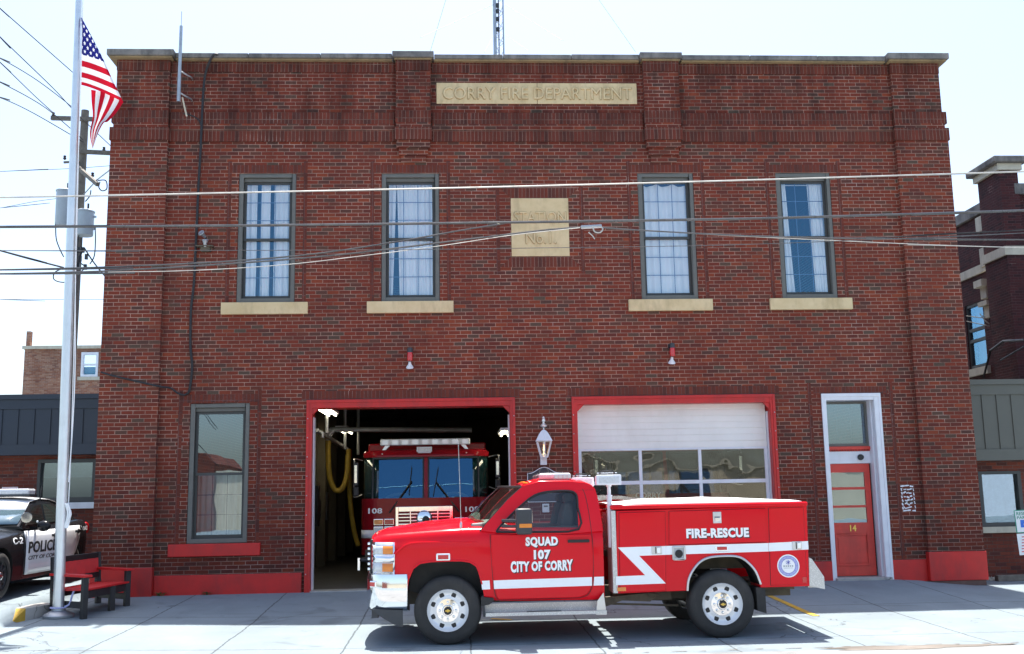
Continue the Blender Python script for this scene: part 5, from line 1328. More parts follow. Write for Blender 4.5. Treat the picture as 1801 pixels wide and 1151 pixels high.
# roof light bar, spot lamp, antennas, lamps
b = MB().box(PC-.56, PC+.6, -.62, -.32, pg+1.53, pg+1.63); b.build('light_bar', 'clear_lens', PCAR, bevel=.03)
MB().box(PC-.58, PC+.62, -.63, -.31, pg+1.5, pg+1.535).build('light_bar_base', 'charcoal', PCAR)
MB().tube([pp(.66, -.3, 1.42), pp(.68, -.3, 1.66)], .012, 6).tube([pp(.68, -.3, 1.66), pp(.7, -.28, 2.05)], .005, 5).build('whip_antenna', 'black', PCAR)
s1 = MB().lathe([(.001, -.1), (.06, -.08), (.085, 0), (.08, .02), (.001, .02)], (0, 0, 0), 'y', 16); s1.xf(Matrix.Translation(pp(.86, -1.3, 1.17)) @ Euler((0, 0, R(200))).to_matrix().to_4x4()); s1.build('spot_lamp', 'chrome', PCAR, smooth=True)
MB().tube([pp(.78, -1.18, 1.1), pp(.85, -1.26, 1.16)], .015, 6).build('spot_lamp_arm', 'black', PCAR)
for sg in (1, -1):
    MB().ball(pp(sg*.82, 1.47, .93), .16, 10, (.45, .35, .7)).build('tail_lamp', 'red_lens', PCAR, smooth=True)
    MB().ball(pp(sg*.68, -3.12, .68), .16, 12, (1, .7, .5)).build('headlamp', 'clear_lens', PCAR, smooth=True)
    MB().box(*sorted((pp(sg*.2, 0, 0).x, pp(sg*.28, 0, 0).x)), -3.5, -3.42, pg+.3, pg+.85).build('push_bar', 'black', PCAR)
MB().box(PC-.6, PC+.6, -3.5, -3.42, pg+.5, pg+.6).build('push_bar_rail', 'black', PCAR)
MB().prism([(-.5, .45), (.5, .45), (.56, .62), (-.56, .62)], 0, 1).xf(Matrix.Translation((PC, -3.3, pg)) @ Matrix.Scale(.03, 4, (0, 1, 0))).build('grille', 'black', PCAR)
MB().tube([pp(.955, -1.52, .3), pp(.962, -1.52, .6), pp(.955, -1.52, .96)], .006, 4).build('door_gap', 'black', PCAR)
# ------------------------------------------------------------------ fire engine standing in the open bay
EY = 1.75
def ex(px): return ax(px, 860, EY)
def ez(py): return az(750, py, EY)
EX0, EX1 = ex(633.5), ex(863)
ECX = (EX0+EX1)/2; EHW = (EX1-EX0)/2
def engine_root(name, label, group, num, dx=0, dy=0):
    return None
FE = thing('fire_engine', (ECX, EY+4, .01), 'maroon fire engine with a windscreen coloured like the mirrored sky standing in the open left bay', 'fire engine', 'fire engines in the truck bays')
def plan(hw, y, rc=.32, n=6, depth=.0):
    """rounded front in plan: left to right"""
    pts = [(ECX-hw, y+rc+depth)]
    for i in range(n+1):
        a = math.pi+math.pi/2*i/n; pts.append((ECX-hw+rc+rc*math.cos(a), y+rc*(1+math.sin(a))))
    for i in range(5): pts.append((ECX-hw+rc+(2*hw-2*rc)*(i+1)/6, y-.03*math.sin(math.pi*(i+1)/6)))
    for i in range(n+1):
        a = 1.5*math.pi+math.pi/2*i/n; pts.append((ECX+hw-rc+rc*math.cos(a), y+rc*(1+math.sin(a))))
    pts.append((ECX+hw, y+rc+depth))
    return pts
zt, zw1, zw0, zst1, zst0, zlow = ez(795), ez(803), ez(881.5), ez(931), ez(945), ez(975)
def band(name, mat, levels, depth=2.6, parent=FE, smooth=True, solid=0):
    rows = [[(x, y, z) for x, y in plan(hw, yy, depth=depth)] for z, hw, yy in levels]
    return MB().rows(rows).build(name, mat, parent, smooth=smooth, angle=50, solid=solid)
body = band('cab', 'engine_red', [(zlow, EHW, EY), (zst0, EHW, EY), (zst0+.001, EHW, EY), (zw0+.06, EHW, EY), (zw0+.0, EHW-.005, EY+.01), (zw0-.001, EHW-.06, EY+.08)])
rf = band('cab_roof', 'engine_red', [(zw1-.001, EHW-.06, EY+.23), (zw1, EHW-.015, EY+.17), (zt, EHW-.01, EY+.17), (zt+.05, EHW-.05, EY+.22), (zt+.07, EHW-.3, EY+.4)])
MB().box(ECX-EHW+.25, ECX+EHW-.25, EY+.45, EY+3, zt+.0, zt+.068).build('roof_panel', 'engine_red', FE)
MB().box(ECX-EHW+.05, ECX+EHW-.05, EY+1.2, EY+3.2, zt+.02, ez(774)).build('raised_roof', 'engine_red', FE, bevel=.03)
MB().box(ECX-EHW, ECX+EHW, EY+3.2, EY+9, .5, ez(776)).build('rear_body', 'engine_red', FE, bevel=.03)
MB().box(ECX-EHW+.1, ECX+EHW-.1, EY+1.3, EY+1.36, .9, zw1).build('cab_bulkhead', 'dark', FE)
band('white_band', 'stripe', [(zst0, EHW+.004, EY-.004), (zst1, EHW+.004, EY-.004)], depth=2.4, solid=.003)
# windscreen: two panes with a red centre post, wrapped dark corner panes
xm = ex(749)
def pane_poly(name, x0, x1, mat, r=.06, dy=0.0):
    b = MB(); nx, nz = 8, 5; rows = []
    for j in range(nz+1):
        z = zw0+.02+(zw1-zw0-.04)*j/nz; rows.append([(x0+(x1-x0)*i/nx, EY+.035+.15*j/nz-.0+.03*(abs((x0+(x1-x0)*i/nx-ECX))/EHW)**4, z) for i in range(nx+1)])
    b.rows(rows); return b.build(name, mat, FE, smooth=True, recalc=False)
pl, pr_ = ex(655), ex(842)
pane_poly('windscreen', pl, xm-.05, 'glass_wind'); pane_poly('windscreen', xm+.05, pr_, 'glass_wind')
MB().bar((xm, EY+.03, zw0), (xm, EY+.19, zw1), .085, .03, (0, 1, 0)).build('centre_post', 'engine_red', FE)
g = MB()
for x0, x1 in ((pl, xm-.05), (xm+.05, pr_)):
    q = [(x0, zw0+.02), (x1, zw0+.02), (x1, zw1-.02), (x0, zw1-.02)]
    for (a, z), (c, z2) in zip(q, q[1:]+q[:1]):
        yy = lambda z: EY+.03+.15*(z-zw0)/(zw1-zw0)
        g.bar((a, yy(z), z), (c, yy(z2), z2), .03, .03, (0, 1, 0))
g.build('window_rubber', 'black', FE)
MT['glass_engine_corner'] = (lambda t: t.bsdf((.012, .035, .035), .04, 0, None, coat=1))(NT('dark corner window'))
for s_ in (-1, 1):
    b = MB(); rows = []
    for j in range(4):
        z = zw0+(zw1-zw0)*j/3; hw = EHW-.035; y = EY+.03+.15*j/3; rc = .3; xe = pl-.01 if s_ < 0 else pr_+.01
        row = [(xe, y, z)]
        cxx = ECX+s_*(hw-rc)
        for i in range(8):
            a = math.pi*1.5-(math.pi/2)*i/7 if s_ < 0 else math.pi*1.5+(math.pi/2)*i/7
            row.append((cxx+rc*math.cos(a), y+rc*(1+math.sin(a)), z))
        row.append((ECX+s_*hw, y+rc+.9, z)); rows.append(row)
    b.rows(rows).build('corner_window', 'glass_engine_corner', FE, smooth=True, solid=.004)
    # mirrors on chrome loops
    X0 = ex(626) if s_ < 0 else ex(875)
    z0, z1 = (ez(873), ez(806)) if s_ < 0 else (ez(863), ez(803))
    xi = ECX+s_*(EHW-.02)
    MB().tube(smooth_pts([(xi, EY+.2, z1-.02), (X0+s_*.02, EY-.05, z1+.0), (X0+s_*.03, EY-.08, z1-.1), (X0+s_*.03, EY-.08, z0+.1), (X0+s_*.01, EY-.06, z0), (xi, EY+.15, z0+.05)], 4), .012, 6).build('mirror_arm', 'steel', FE, smooth=True)
    MB().box(X0-.035, X0+.05, EY-.11, EY-.04, z0+.22, z1-.07).build('mirror_back', 'charcoal', FE, bevel=.012)
    MB().box(X0-.02, X0+.028, EY-.113, EY-.1105, z0+.27, z1-.12).build('mirror_glass', 'chrome', FE)
    MB().box(X0-.045, X0+.06, EY-.12, EY-.02, z0+.02, z0+.2).build('spot_mirror', 'black', FE, bevel=.02)
# interior of the cab: white steering column arcs and dash
MB().box(ECX-EHW+.2, ECX+EHW-.2, EY+.25, EY+.8, zw0-.3, zw0-.02).build('dashboard', 'dark', FE)
for x in (ex(700), ex(800)):
    b = MB(); b.tube([(x+.3*math.cos(R(15+i*15)), EY+.26, zw0-.06+.2*math.sin(R(15+i*15))) for i in range(11)], .03, 8)
    b.tube([(x+.19*math.cos(R(15+i*15)), EY+.22, zw0-.06+.12*math.sin(R(15+i*15))) for i in range(11)], .018, 8)
    b.build('dash_hood', 'beige', FE, smooth=True)
b = MB()
for x in (ECX-.62, ECX+.62): b.box(x-.28, x+.28, EY+.95, EY+1.1, 1.2, 2.25)
b.build('seat', 'seat', FE, bevel=.04)
# wipers
for a, m, c, d in (((685, 901), (724, 846), (724, 820), (719, 870)), ((807, 901), (767, 848), (771, 822), (762, 872))):
    P = [Vector((ex(q[0]), EY-.03+.15*max(0, (ez(q[1])-zw0))/(zw1-zw0), ez(q[1]))) for q in (a, m, c, d)]
    MB().tube([P[0], P[1]], .016, 6).bar(P[2], P[3], .012, .02, (0, 1, 0)).build('wiper', 'black', FE)
# roof light bar, scene lamp, marker lamps
x0, x1, z0, z1 = ex(667), ex(828), ez(782), ez(772.5)
lb = MB().box(x0, x1, EY+.2, EY+.5, z0, z1+.02).build('light_bar', 'clear_lens', FE, bevel=.02)
b = MB()
for k in range(9):
    xa = x0+(x1-x0)*(k+.5)/9; b.box(xa-.06, xa+.06, EY+.19, EY+.199, z0+.015, z1)
    if k in (2, 3, 5, 6):
        for i in range(3): b.box(xa-.05+.035*i, xa-.025+.035*i, EY+.185, EY+.19, z0+.02, z1-.005)
b.build('led_module', 'steel', lb)
for x in (x0+.12, x1-.12): MB().prism([(x-.09, zt+.05), (x-.03, zt+.05), (x+.06, z0), (x-.03, z0)] if x < ECX else [(x+.03, zt+.05), (x+.09, zt+.05), (x+.03, z0), (x-.06, z0)], EY+.28, EY+.4).build('bar_foot', 'steel', lb)
x0, x1 = ex(733), ex(760)
MB().box(x0, x1, EY-.0, EY+.1, ez(795), ez(786)).box(x0+.02, x1-.02, EY+.02, EY+.08, ez(797), ez(795)).build('scene_lamp', 'white', FE, bevel=.008)
MB().box(x0+.02, x1-.02, EY-.006, EY+.0, ez(793.5), ez(787.5)).build('scene_lamp_lens', 'clear_lens', FE)
b = MB()
for px in (671, 714, 746, 778, 821): b.ball((ex(px), EY+.165, ez(797)), .016, 8)
b.build('marker_lamp', 'clear_lens', FE)
# grille, lamps, number
gx0, gx1, gz0, gz1 = ex(696), ex(796), ez(940), ez(891)
b = ring(MB(), gx0, gx1, gz0, gz1, .055, .055, .09, .05, EY-.07, EY)
for k in range(7): b.box(gx0+.05, gx1-.05, EY-.05, EY-.02, gz0+.06+k*.062, gz0+.082+k*.062)
for px in (722, 741, 770): b.box(ex(px)-.012, ex(px)+.012, EY-.06, EY-.02, gz0, gz1-.05)
b.build('grille', 'chrome', FE, bevel=.004)
MB().box(gx0+.02, gx1-.02, EY-.015, EY-.002, gz0, gz1-.02).build('grille_backing', 'black', FE)
c = (ex(746), EY-.08, ez(912))
MB().lathe([(.001, -.05), (.1, -.045), (.145, -.02), (.155, .01), (.15, .03)], c, 'y', 24).build('bell', 'chrome', FE, smooth=True)
MB().lathe([(.001, -.056), (.05, -.054), (.07, -.047)], (c[0]+.03, c[1], c[2]-.02), 'y', 16).build('bell_mark', 'black', FE, smooth=True)
for px, m in ((666, 'amber'), (684.5, 'red_lens'), (808, 'red_lens'), (826, 'amber')):
    x = ex(px); z = ez(917)
    f = MB().box(x-.095, x+.095, EY-.04, EY-.002, z-.06, z+.06).build('lamp_bezel', 'chrome', FE, bevel=.01); MB().box(x-.08, x+.08, EY-.055, EY-.04, z-.045, z+.045).build('lamp_lens', m, f, bevel=.008)
    f = MB().box(x-.095, x+.095, EY-.04, EY-.002, z-.23, z-.08).build('headlamp', 'chrome', FE, bevel=.01); MB().box(x-.08, x+.08, EY-.05, EY-.04, z-.215, z-.095).build('lamp_lens', 'clear_lens', f, bevel=.008)
for a, c in ((648, 672.5), (818, 842.5)):
    front_text('unit_number', '108', 'letter_white', FE, ex(a), ex(c), ez(902), ez(892.5), EY-.02, bev=.025, depth=.004)
MB().box(ECX-EHW+.03, ECX+EHW-.03, EY-.4, EY+.1, .4, zlow-.03).build('bumper', 'charcoal', FE, bevel=.03)
for s_ in (-1, 1): MB().box(ECX+s_*(EHW-.01)-.02, ECX+s_*(EHW-.01)+.02, EY-.3, EY-.26, zlow-.25, zlow-.03).build('bumper_guide', 'chrome', FE)
MB().box(ECX-EHW+.1, ECX+EHW-.1, EY+.0, EY+9, .35, .6).build('chassis', 'frame_rust', FE)
for y in (EY+1.6, EY+6.8):
    for s_ in (-1, 1):
        g, c = wheel(FE, ECX+s_*(EHW-.18), y, .53, .52, .3, s_, 'x', 0)
        MB().lathe([(.33, .1*s_), (.3, .13*s_), (.15, .06*s_), (.12, .14*s_), (.001, .15*s_)], c, 'x', 24).build('rim', 'steel', g, smooth=True)
# a second engine stands behind the glazed door of the right bay
F2 = copy_tree(FE)
F2.location = FE.location+Vector((ax(1150, 870, EY-.8)-ECX+.25, -.8, 0))
F2['label'] = 'dim second fire engine lettered CORRY behind the glazed door of the right bay'
for ch in list(F2.children):
    if ch.name.startswith('unit_number'): bpy.data.objects.remove(ch)
def gm(px, py): return at(px, py, EY-.83)
a_, c_ = gm(1118, 877), gm(1163, 866)
front_text('lettering', 'CORRY', 'letter_white', F2, a_.x, c_.x, a_.z, c_.z, EY-.83, bev=.02, depth=.004)
# ------------------------------------------------------------------ the red squad pickup with service body
TY, TF = -5.2, -3.22           # near and far flank
TC = (TY+TF)/2; THW = (TF-TY)/2
def T(px, py): p = at(px, py, TY); return p.x, p.z
TG = gz(1.5, -4.8)
SQ = thing('squad_truck', (1.6, TC, TG), 'red fire rescue squad pickup with a white zigzag stripe parked in front of the bays', 'pickup truck')
fwx, fwz = T(787.7, 1081); rwx, rwz = T(1271.4, 1068.4); WR = .415
fwz = rwz = gz(0, TY)+WR-.005
# front body: hood, fenders and cab tub, one lofted shell cut by the wheel arches.
# station: px x, px row of the flank's upper edge, px row of the sill, half width factor, rise of the hood crown
FB = [(651, 948, 1012, .80, .015), (657, 944, 1014, .87, .03), (672, 941, 1020, .93, .045), (700, 938.5, 1040, .965, .06), (745, 935, 1055, .99, .09), (790, 931.5, 1055, 1, .1), (824, 929.5, 1055, 1, .1), (850, 929, 1057, 1, .06), (880, 929, 1060, 1, .0), (960, 929.5, 1059, 1, 0), (1040, 929.5, 1058, 1, 0), (1060, 929.5, 1056, .995, 0)]
def fsec(px, pt, pb, wf, cr):
    x, zt = T(px, pt); _, zb = T(px, pb); w = THW*wf; h = zt-zb
    half = [(0, zb), (.8*w, zb), (.955*w, zb+.015), (.985*w, zb+.06), (.995*w, zb+.2*h), (w, zb+.5*h), (w, zb+.72*h), (.992*w, zb+.84*h), (.975*w, zt-.05), (.945*w, zt-.012), (.9*w, zt+.006), (.78*w, zt+.02+cr*.45), (.6*w, zt+.012+cr*.7), (.3*w, zt+.012+cr*.95), (0, zt+.012+cr)]
    return [(x, TC-a, z) for a, z in half]+[(x, TC+a, z) for a, z in half[-2:0:-1]]
rows = []
for a, c in zip(FB, FB[1:]):
    for k in range(3):
        t = k/3; rows.append(fsec(*[a[i]+(c[i]-a[i])*t for i in range(5)]))
rows.append(fsec(*FB[-1]))
AR = [(712, 1095), (713, 1078), (715, 1050), (719, 1021), (727, 1002), (739, 992.5), (758, 989.5), (790, 988), (812, 988), (826, 990), (837, 997), (843, 1010), (848, 1030), (852, 1052), (853, 1095)]
arp = [T(*q) for q in AR]
cutn = MB().prism(arp, TY-.3, TY+.5); cutf = MB().prism(arp, TF-.5, TF+.3)
cut_body(loft(rows), 'front_body', ('truck_red', 'black'), SQ, [cutn, cutf], 32)
# shallow flare over the front wheel
fl = [T(*q) for q in AR[1:-1]]
b = MB(); b.tube(smooth_pts([(x, TY+.004, z+.012) for x, z in fl[3:-1]], 4), .012, 6); b.build('wheel_lip', 'truck_red', SQ, smooth=True)
b = MB(); P = [T(*q) for q in ((694, 975), (715, 958), (745, 954), (800, 954), (842, 954))]
b.tube(smooth_pts([(x, TY+.012-.0*i, z) for i, (x, z) in enumerate(P)], 5), [.004]+[.014]*(len(P)*5-6)+[.004], 6); b.build('fender_crease', 'truck_red', SQ, smooth=True)
# cab upper: side frames round the door glass, roof, pillars
INN = [(873, 936), (878, 928), (897, 908), (916, 890.5), (940, 872), (965, 865), (996, 863.3), (1008.5, 865), (1012.5, 867.6), (1015.5, 872), (1016.6, 881), (1017, 893), (1017.8, 931)]
OUT = [(846, 934), (853, 924), (873, 902), (894, 879), (919, 856.5), (950, 848), (1000, 847.3), (1031, 850), (1041.5, 854), (1047.5, 861), (1051.3, 874), (1054, 890), (1060, 934)]
zbelt = T(950, 932)[1]
def yin(z, far=0):
    d = max(0, z-zbelt)*.2
    return (TF-.005-d) if far else (TY+.005+d)
def side_frame(far):
    b = MB(); I = [T(*q) for q in INN]; O = [T(*q) for q in OUT]
    I.append(T(945, 936)); O.append(T(945, 944))
    n = len(I); th = -.06 if far else .06
    oi = [(x, yin(z, far), z) for x, z in I]; oo = [(x, yin(z, far), z) for x, z in O]
    ii = [(x, y+th, z) for x, y, z in oi]; io = [(x, y+th, z) for x, y, z in oo]
    for k in range(n):
        m = (k+1) % n
        b.add([oo[k], oo[m], oi[m], oi[k]], [(0, 1, 2, 3)]); b.mi = 1; b.add([io[k], io[m], ii[m], ii[k]], [(3, 2, 1, 0)]); b.mi = 0
        b.add([oi[k], oi[m], ii[m], ii[k]], [(0, 1, 2, 3)]); b.add([oo[k], oo[m], io[m], io[k]], [(3, 2, 1, 0)])
    b.build('side_frame', ['truck_red', 'charcoal'], SQ, smooth=True, angle=40)
    s = MB(); s.tube(smooth_pts([(x, y-(.004 if not far else -.004), z) for x, y, z in oi[:-1]]+[(oi[-1][0], oi[-1][1]-(.004 if not far else -.004), oi[-1][2]), (oi[0][0], oi[0][1]-(.004 if not far else -.004), oi[0][2])], 3), .013, 6)
    s.build('window_seal', 'black', SQ, smooth=True)
    fr_ = [oi[k] for k in range(n)]
    MB().add([(x, y+(.02 if not far else -.02), z) for x, y, z in fr_], [tuple(range(n))]).build('door_glass', 'glass_car', SQ, solid=.0)
side_frame(0); side_frame(1)
O = [T(*q) for q in OUT]
rows = []
for x, z in O[4:]:
    cr = .045 if z > T(1040, 868)[1] else .015
    xb = .02
    rows.append([(x-(xb*(1-abs(s_)) if x < .9 else 0)+(.03*(1-s_*s_) if (x > 1.7) else 0), TC+s_*(TC-yin(z)) if True else 0, z+cr*(1-s_*s_)) for s_ in [i/6-1 for i in range(13)]])
MB().rows([[(x, y+(TC-y)*.04, z-.03) for x, y, z in r] for r in rows[:7]]).build('headliner', 'seat', SQ, smooth=True)
roof = MB().rows(rows).build('cab_roof', 'truck_red', SQ, smooth=True, solid=.015, angle=50)
ws = []
for x, z in O[0:5]:
    ws.append([(x-.27*(1-s_*s_), TC+s_*(TC-yin(z)-.03), z+.01*(1-s_*s_)) for s_ in [i/6-1 for i in range(13)]])
MB().rows(ws).build('windscreen', 'glass_screen', SQ, smooth=True)
b = MB(); b.tube([(x-.0, y, z) for (x, y, z) in [r[0] for r in ws]], .012, 5).tube([r[-1] for r in ws], .012, 5).tube(ws[0], .016, 5).tube(ws[-1], .014, 5); b.build('screen_seal', 'black', SQ)
rx, rz = T(1056, 905)
MB().add([(T(1052, 880)[0], TC+.55, T(1052, 878)[1]), (T(1052, 880)[0], TC-.55, T(1052, 878)[1]), (rx+.02, TC-.6, T(1056, 922)[1]), (rx+.02, TC+.6, T(1056, 922)[1])], [(0, 1, 2, 3)]).build('rear_glass', 'glass_engine_corner', SQ, solid=.01)
# inside the cab
zi = T(950, 929)[1]
MB().box(T(862, 960)[0], T(1056, 960)[0], TY+.12, TF-.12, zi-.2, zi+.014).build('cab_trim', 'charcoal', SQ)
dx0, dz0 = T(835, 921); MB().prism([T(828, 922), T(880, 918), T(898, 926), T(900, 933), T(830, 933)], TY+.13, TF-.13).build('dashboard', 'dash_grey', SQ, bevel=.02)
for yy in (TY+.5, TF-.5):
    b = MB().prism([T(985, 945), T(1012, 945), T(1014, 905), T(1008, 884), T(998, 884), T(992, 905)], yy-.25, yy+.25); b.build('seat', 'seat', SQ, bevel=.04, smooth=True)
    MB().prism([T(998, 884), T(1012, 884), T(1013, 872), T(1009, 868), T(1001, 868), T(997, 874)], yy-.13, yy+.13).build('headrest', 'seat', SQ, bevel=.03, smooth=True)
c = Vector((T(915, 918)[0], TY+.48, T(915, 916)[1]))
MB().tube([c+Matrix.Rotation(R(-25), 3, 'Y') @ Vector((0, .19*math.cos(a*.2618), .19*math.sin(a*.2618))) for a in range(25)], .014, 6).build('steering_wheel', 'black', SQ, smooth=True)
MB().box(T(1019, 890)[0], T(1046, 890)[0], TY+.1, TF-.1, zi, T(1030, 862)[1]).build('rear_trim', 'dark', SQ)
# door skin with shut lines, handle, stripe and lettering
DO = [(862, 940), (862.5, 956), (864.5, 990), (868, 1030), (872, 1050), (876, 1056), (1020, 1052), (1033, 1047), (1040, 1036), (1043.5, 1015), (1043, 966), (1040.5, 937)]
dpts = [T(*q) for q in DO]
gap = MB().tube(smooth_pts([(x, TY+.002, z) for x, z in dpts[:6]], 3)+[(x, TY+.004, z) for x, z in dpts[6:7]], .0036, 5).tube(smooth_pts([(x, TY+.002, z) for x, z in dpts[6:]]+[(x, yin(z), z) for x, z in [T(1036, 900), T(1031, 872), T(1026, 860)]], 3), .0036, 5)
gap.build('door_gap', 'black', SQ)
dskin = [T(863.5+.0, 941), T(864.5, 956), T(866.5, 990), T(870, 1030), T(874, 1049), T(878, 1054), T(1019, 1050.5), T(1031, 1045.5), T(1038, 1035), T(1041.5, 1015), T(1041, 966), T(1039, 941)]
DR = MB().prism(dskin, TY-.006, TY+.02).build('door', 'truck_red', SQ, bevel=.004)
hx0, hz0 = T(998, 952.5); hx1, _ = T(1036, 950)
MB().box(hx0, hx1, TY-.045, TY-.02, hz0-.016, hz0+.02).box(hx0+.01, hx0+.05, TY-.03, TY, hz0-.01, hz0+.014).box(hx1-.05, hx1-.01, TY-.03, TY, hz0-.01, hz0+.014).build('handle', 'black', DR, bevel=.006)
def pstrip(name, mat, pts, d, parent=SQ, th=.003): return MB().prism([T(*q) for q in pts], TY-d, TY-d+th).build(name, mat, parent)
pstrip('stripe', 'stripe', [(846, 1022), (861, 1021.2), (862.2, 1036.6), (848, 1037.4)], .004)
pstrip('stripe', 'stripe', [(868, 1021.2), (1041, 1015.2), (1041, 1030.4), (869, 1036.2)], .0085, DR)
pstrip('stripe', 'stripe', [(1045, 1015), (1062, 1014.4), (1062, 1029.6), (1044, 1030.3)], .004)
def shadow_text(body, pts, parent=SQ, d=.009, warp=None, bold=.055):
    """white block letters with a black drop edge; pts = left, right, top, bottom in photo pixels"""
    l, r, t, bt = pts; x0, z1 = T(l, t); x1, z0 = T(r, bt)
    sk = T(r, t)[1]-T(l, t)[1]-(T(r, t-6)[1]-T(l, t-6)[1])*0
    for nm, mat, ox, oz, dd in (('letter_shadow', 'letter_black', .011, -.012, d-.0025), ('lettering', 'letter_white', 0, 0, d)):
        lettering(nm, body, mat, parent, lambda u, w, e: Vector((x0+(x1-x0)*u+ox, TY-dd-e, z0+(z1-z0)*w+oz)), bev=bold, depth=.002, warp=warp)
def smile(a): return lambda u, w: (u, w*(1-a)+a*(abs(2*u-1)**2)*(w-.0) if w > .5 else w+0*a)
shadow_text('SQUAD', (924, 981.5, 945, 962.5), DR)
shadow_text('107', (938.5, 968.5, 967.5, 984), DR)
shadow_text('CITY OF CORRY', (898, 1008, 986.5, 1005), DR, warp=lambda u, w: (u, .5+(w-.5)*(.82+.2*(2*u-1)**2)+.06*(u-.5)))
# headlamp cluster, grille, bumper
def wrap(px, k=0): # plan taper of the nose
    for a, c in zip(FB, FB[1:]):
        if a[0] <= px <= c[0]: return TC-THW*(a[3]+(c[3]-a[3])*(px-a[0])/(c[0]-a[0]))
    return TC-THW*FB[0][3]
def nose(name, mat, px0, px1, py0, py1, d, bevel=.004, n=6, parent=SQ, mirror=True):
    rows = []; o = None
    for s_ in ((0, 1) if mirror else (0,)):
        b = MB(); rows = []
        for i in range(n+1):
            px = px0+(px1-px0)*i/n; y = wrap(px)-d
            if s_: y = 2*TC-y
            x, z1 = T(px, py0); _, z0 = T(px, py1)
            rows.append([(x, y, z0), (x, y, z1)])
        q = b.rows(rows).build(name, mat, parent, smooth=True, solid=.012)
        o = o or q
    return o
hl = nose('headlamp_bezel', 'chrome', 654, 694, 954.5, 1012, .01)
nose('headlamp', 'clear_lens', 655, 691, 960, 976, .018); nose('headlamp', 'clear_lens', 655, 691, 990.5, 1007, .018)
nose('turn_lamp', 'amber', 673, 691, 961, 975.5, .024); nose('turn_lamp', 'amber', 672, 691, 991.5, 1006.5, .024)
nose('lamp_divider', 'chrome', 655, 693, 977.5, 989.5, .022)
gxf = T(649, 960)[0]
b = MB()
for py in (957, 966, 975, 984, 993, 1002): b.box(gxf-.035, gxf+.02, TC-.78, TC+.78, T(650, py)[1]-.022, T(650, py)[1]+.012)
b.build('grille', 'chrome', SQ, bevel=.008)
MB().box(gxf-.005, gxf+.05, TC-.8, TC+.8, T(650, 1011)[1], T(650, 950)[1]).build('grille_backing', 'black', SQ, bevel=.02)
def bumper(name, mat, prof, x_front, x_side, yo, n=7):
    """prof: (outward bulge, z); swept round the nose in plan"""
    path = []
    hw = THW+yo
    path.append((x_side, -hw)); path.append((x_front+.42, -hw)); path.append((x_front+.22, -hw+.02)); path.append((x_front+.12, -hw+.06)); path.append((x_front+.05, -hw+.16)); path.append((x_front, -hw+.36))
    path += [(x_front-.03, -.3), (x_front-.03, .3)]; path += [(x, -y) for x, y in path[5::-1]]
    P = smooth_pts([(x, y, 0) for x, y in path], 4); rows = []
    for i, p in enumerate(P):
        t = (P[min(i+1, len(P)-1)]-P[max(i-1, 0)]).normalized(); nr = Vector((-t.y, t.x, 0)) if True else 0
        if nr.x > 0 and abs(t.y) > .5: nr = -nr
        if abs(t.y) <= .5 and nr.y*p.y < 0: nr = -nr
        rows.append([(p.x+nr.x*o_, TC+p.y+nr.y*o_, z) for o_, z in prof])
    return MB().rows(rows).build(name, mat, SQ, smooth=True, solid=.02, angle=50)
z1, zm1, zm0, z0 = T(680, 1012.5)[1], T(680, 1022)[1], T(680, 1066)[1], T(680, 1075)[1]
bumper('bumper', 'chrome', [(-.05, z1+.004), (-.01, z1), (.0, zm1), (.004, (zm1+zm0)/2), (-.004, zm0), (-.03, z0)], T(643, 1040)[0], T(716.5, 1040)[0], -.012)
MB().box(T(648, 960)[0], T(690, 960)[0], TC-.8, TC+.8, z1-.05, z1+.01).build('bumper_step', 'black', SQ)
b = MB(); pts = [T(650, 1072), T(708, 1074), T(708, 1104), T(692, 1099), T(675, 1089)]; b.prism(pts, TY+.02, TY+.07).prism(pts, TF-.07, TF-.02).box(pts[0][0]+.02, pts[0][0]+.1, TY+.07, TF-.07, T(680, 1088)[1], T(680, 1073)[1]); b.build('air_dam', 'charcoal', SQ)
def lamp(px0, px1, py0, py1, mat, bez='chrome', parent=SQ, d=.012):
    (x0, z1), (x1, z0) = T(px0, py0), T(px1, py1)
    q = MB().box(x0, x1, TY-d, TY+.01, z0, z1).build('side_lamp', bez, parent, bevel=min(.03, (z1-z0)*.42), segs=3)
    MB().box(x0+.022, x1-.022, TY-d-.006, TY-d+.002, z0+.018, z1-.018).build('lamp_lens', mat, q, bevel=.004); return q
lamp(767, 792, 974, 986.5, 'red_lens'); bl = MB().box(-.06, .06, -.02, .03, -.042, .042); bl2 = MB().box(-.042, .042, -.027, -.018, -.025, .025)
bm_ = Matrix.Translation((T(656, 1029)[0], TY+.1, T(656, 1029)[1])) @ Matrix.Rotation(R(-48), 4, 'Z')
blo = bl.xf(bm_).build('bumper_lamp', 'chrome', SQ, bevel=.012); bl2.xf(bm_).build('lamp_lens', 'red_lens', blo)
# mirror
(x0, z1), (x1, z0) = T(905.5, 894.5), T(934, 939)
ym = TY-.16
m = MB().box(x0, x1, ym-.12, ym+.13, z0, z1).build('mirror', 'charcoal', SQ, bevel=.03, segs=3, smooth=True)
MB().box(x0+.035, x1-.006, ym-.126, ym-.09, T(920, 927.5)[1], T(920, 920.5)[1]).build('turn_lamp', 'amber', m, bevel=.004)
MB().box(x1-.004, x1+.003, ym-.09, ym+.1, z0+.14, z1-.03).build('mirror_glass', 'chrome', m)
for py in (916, 926): MB().bar((T(884, py)[0], TY+.01, T(884, py)[1]), (x0+.03, ym, T(884, py)[1]), .05, .035).build('mirror_arm', 'charcoal', SQ, bevel=.006)
MB().box(x0, x1, 2*TC-ym-.13, 2*TC-ym+.12, z0, z1).build('mirror', 'charcoal', SQ, bevel=.03)
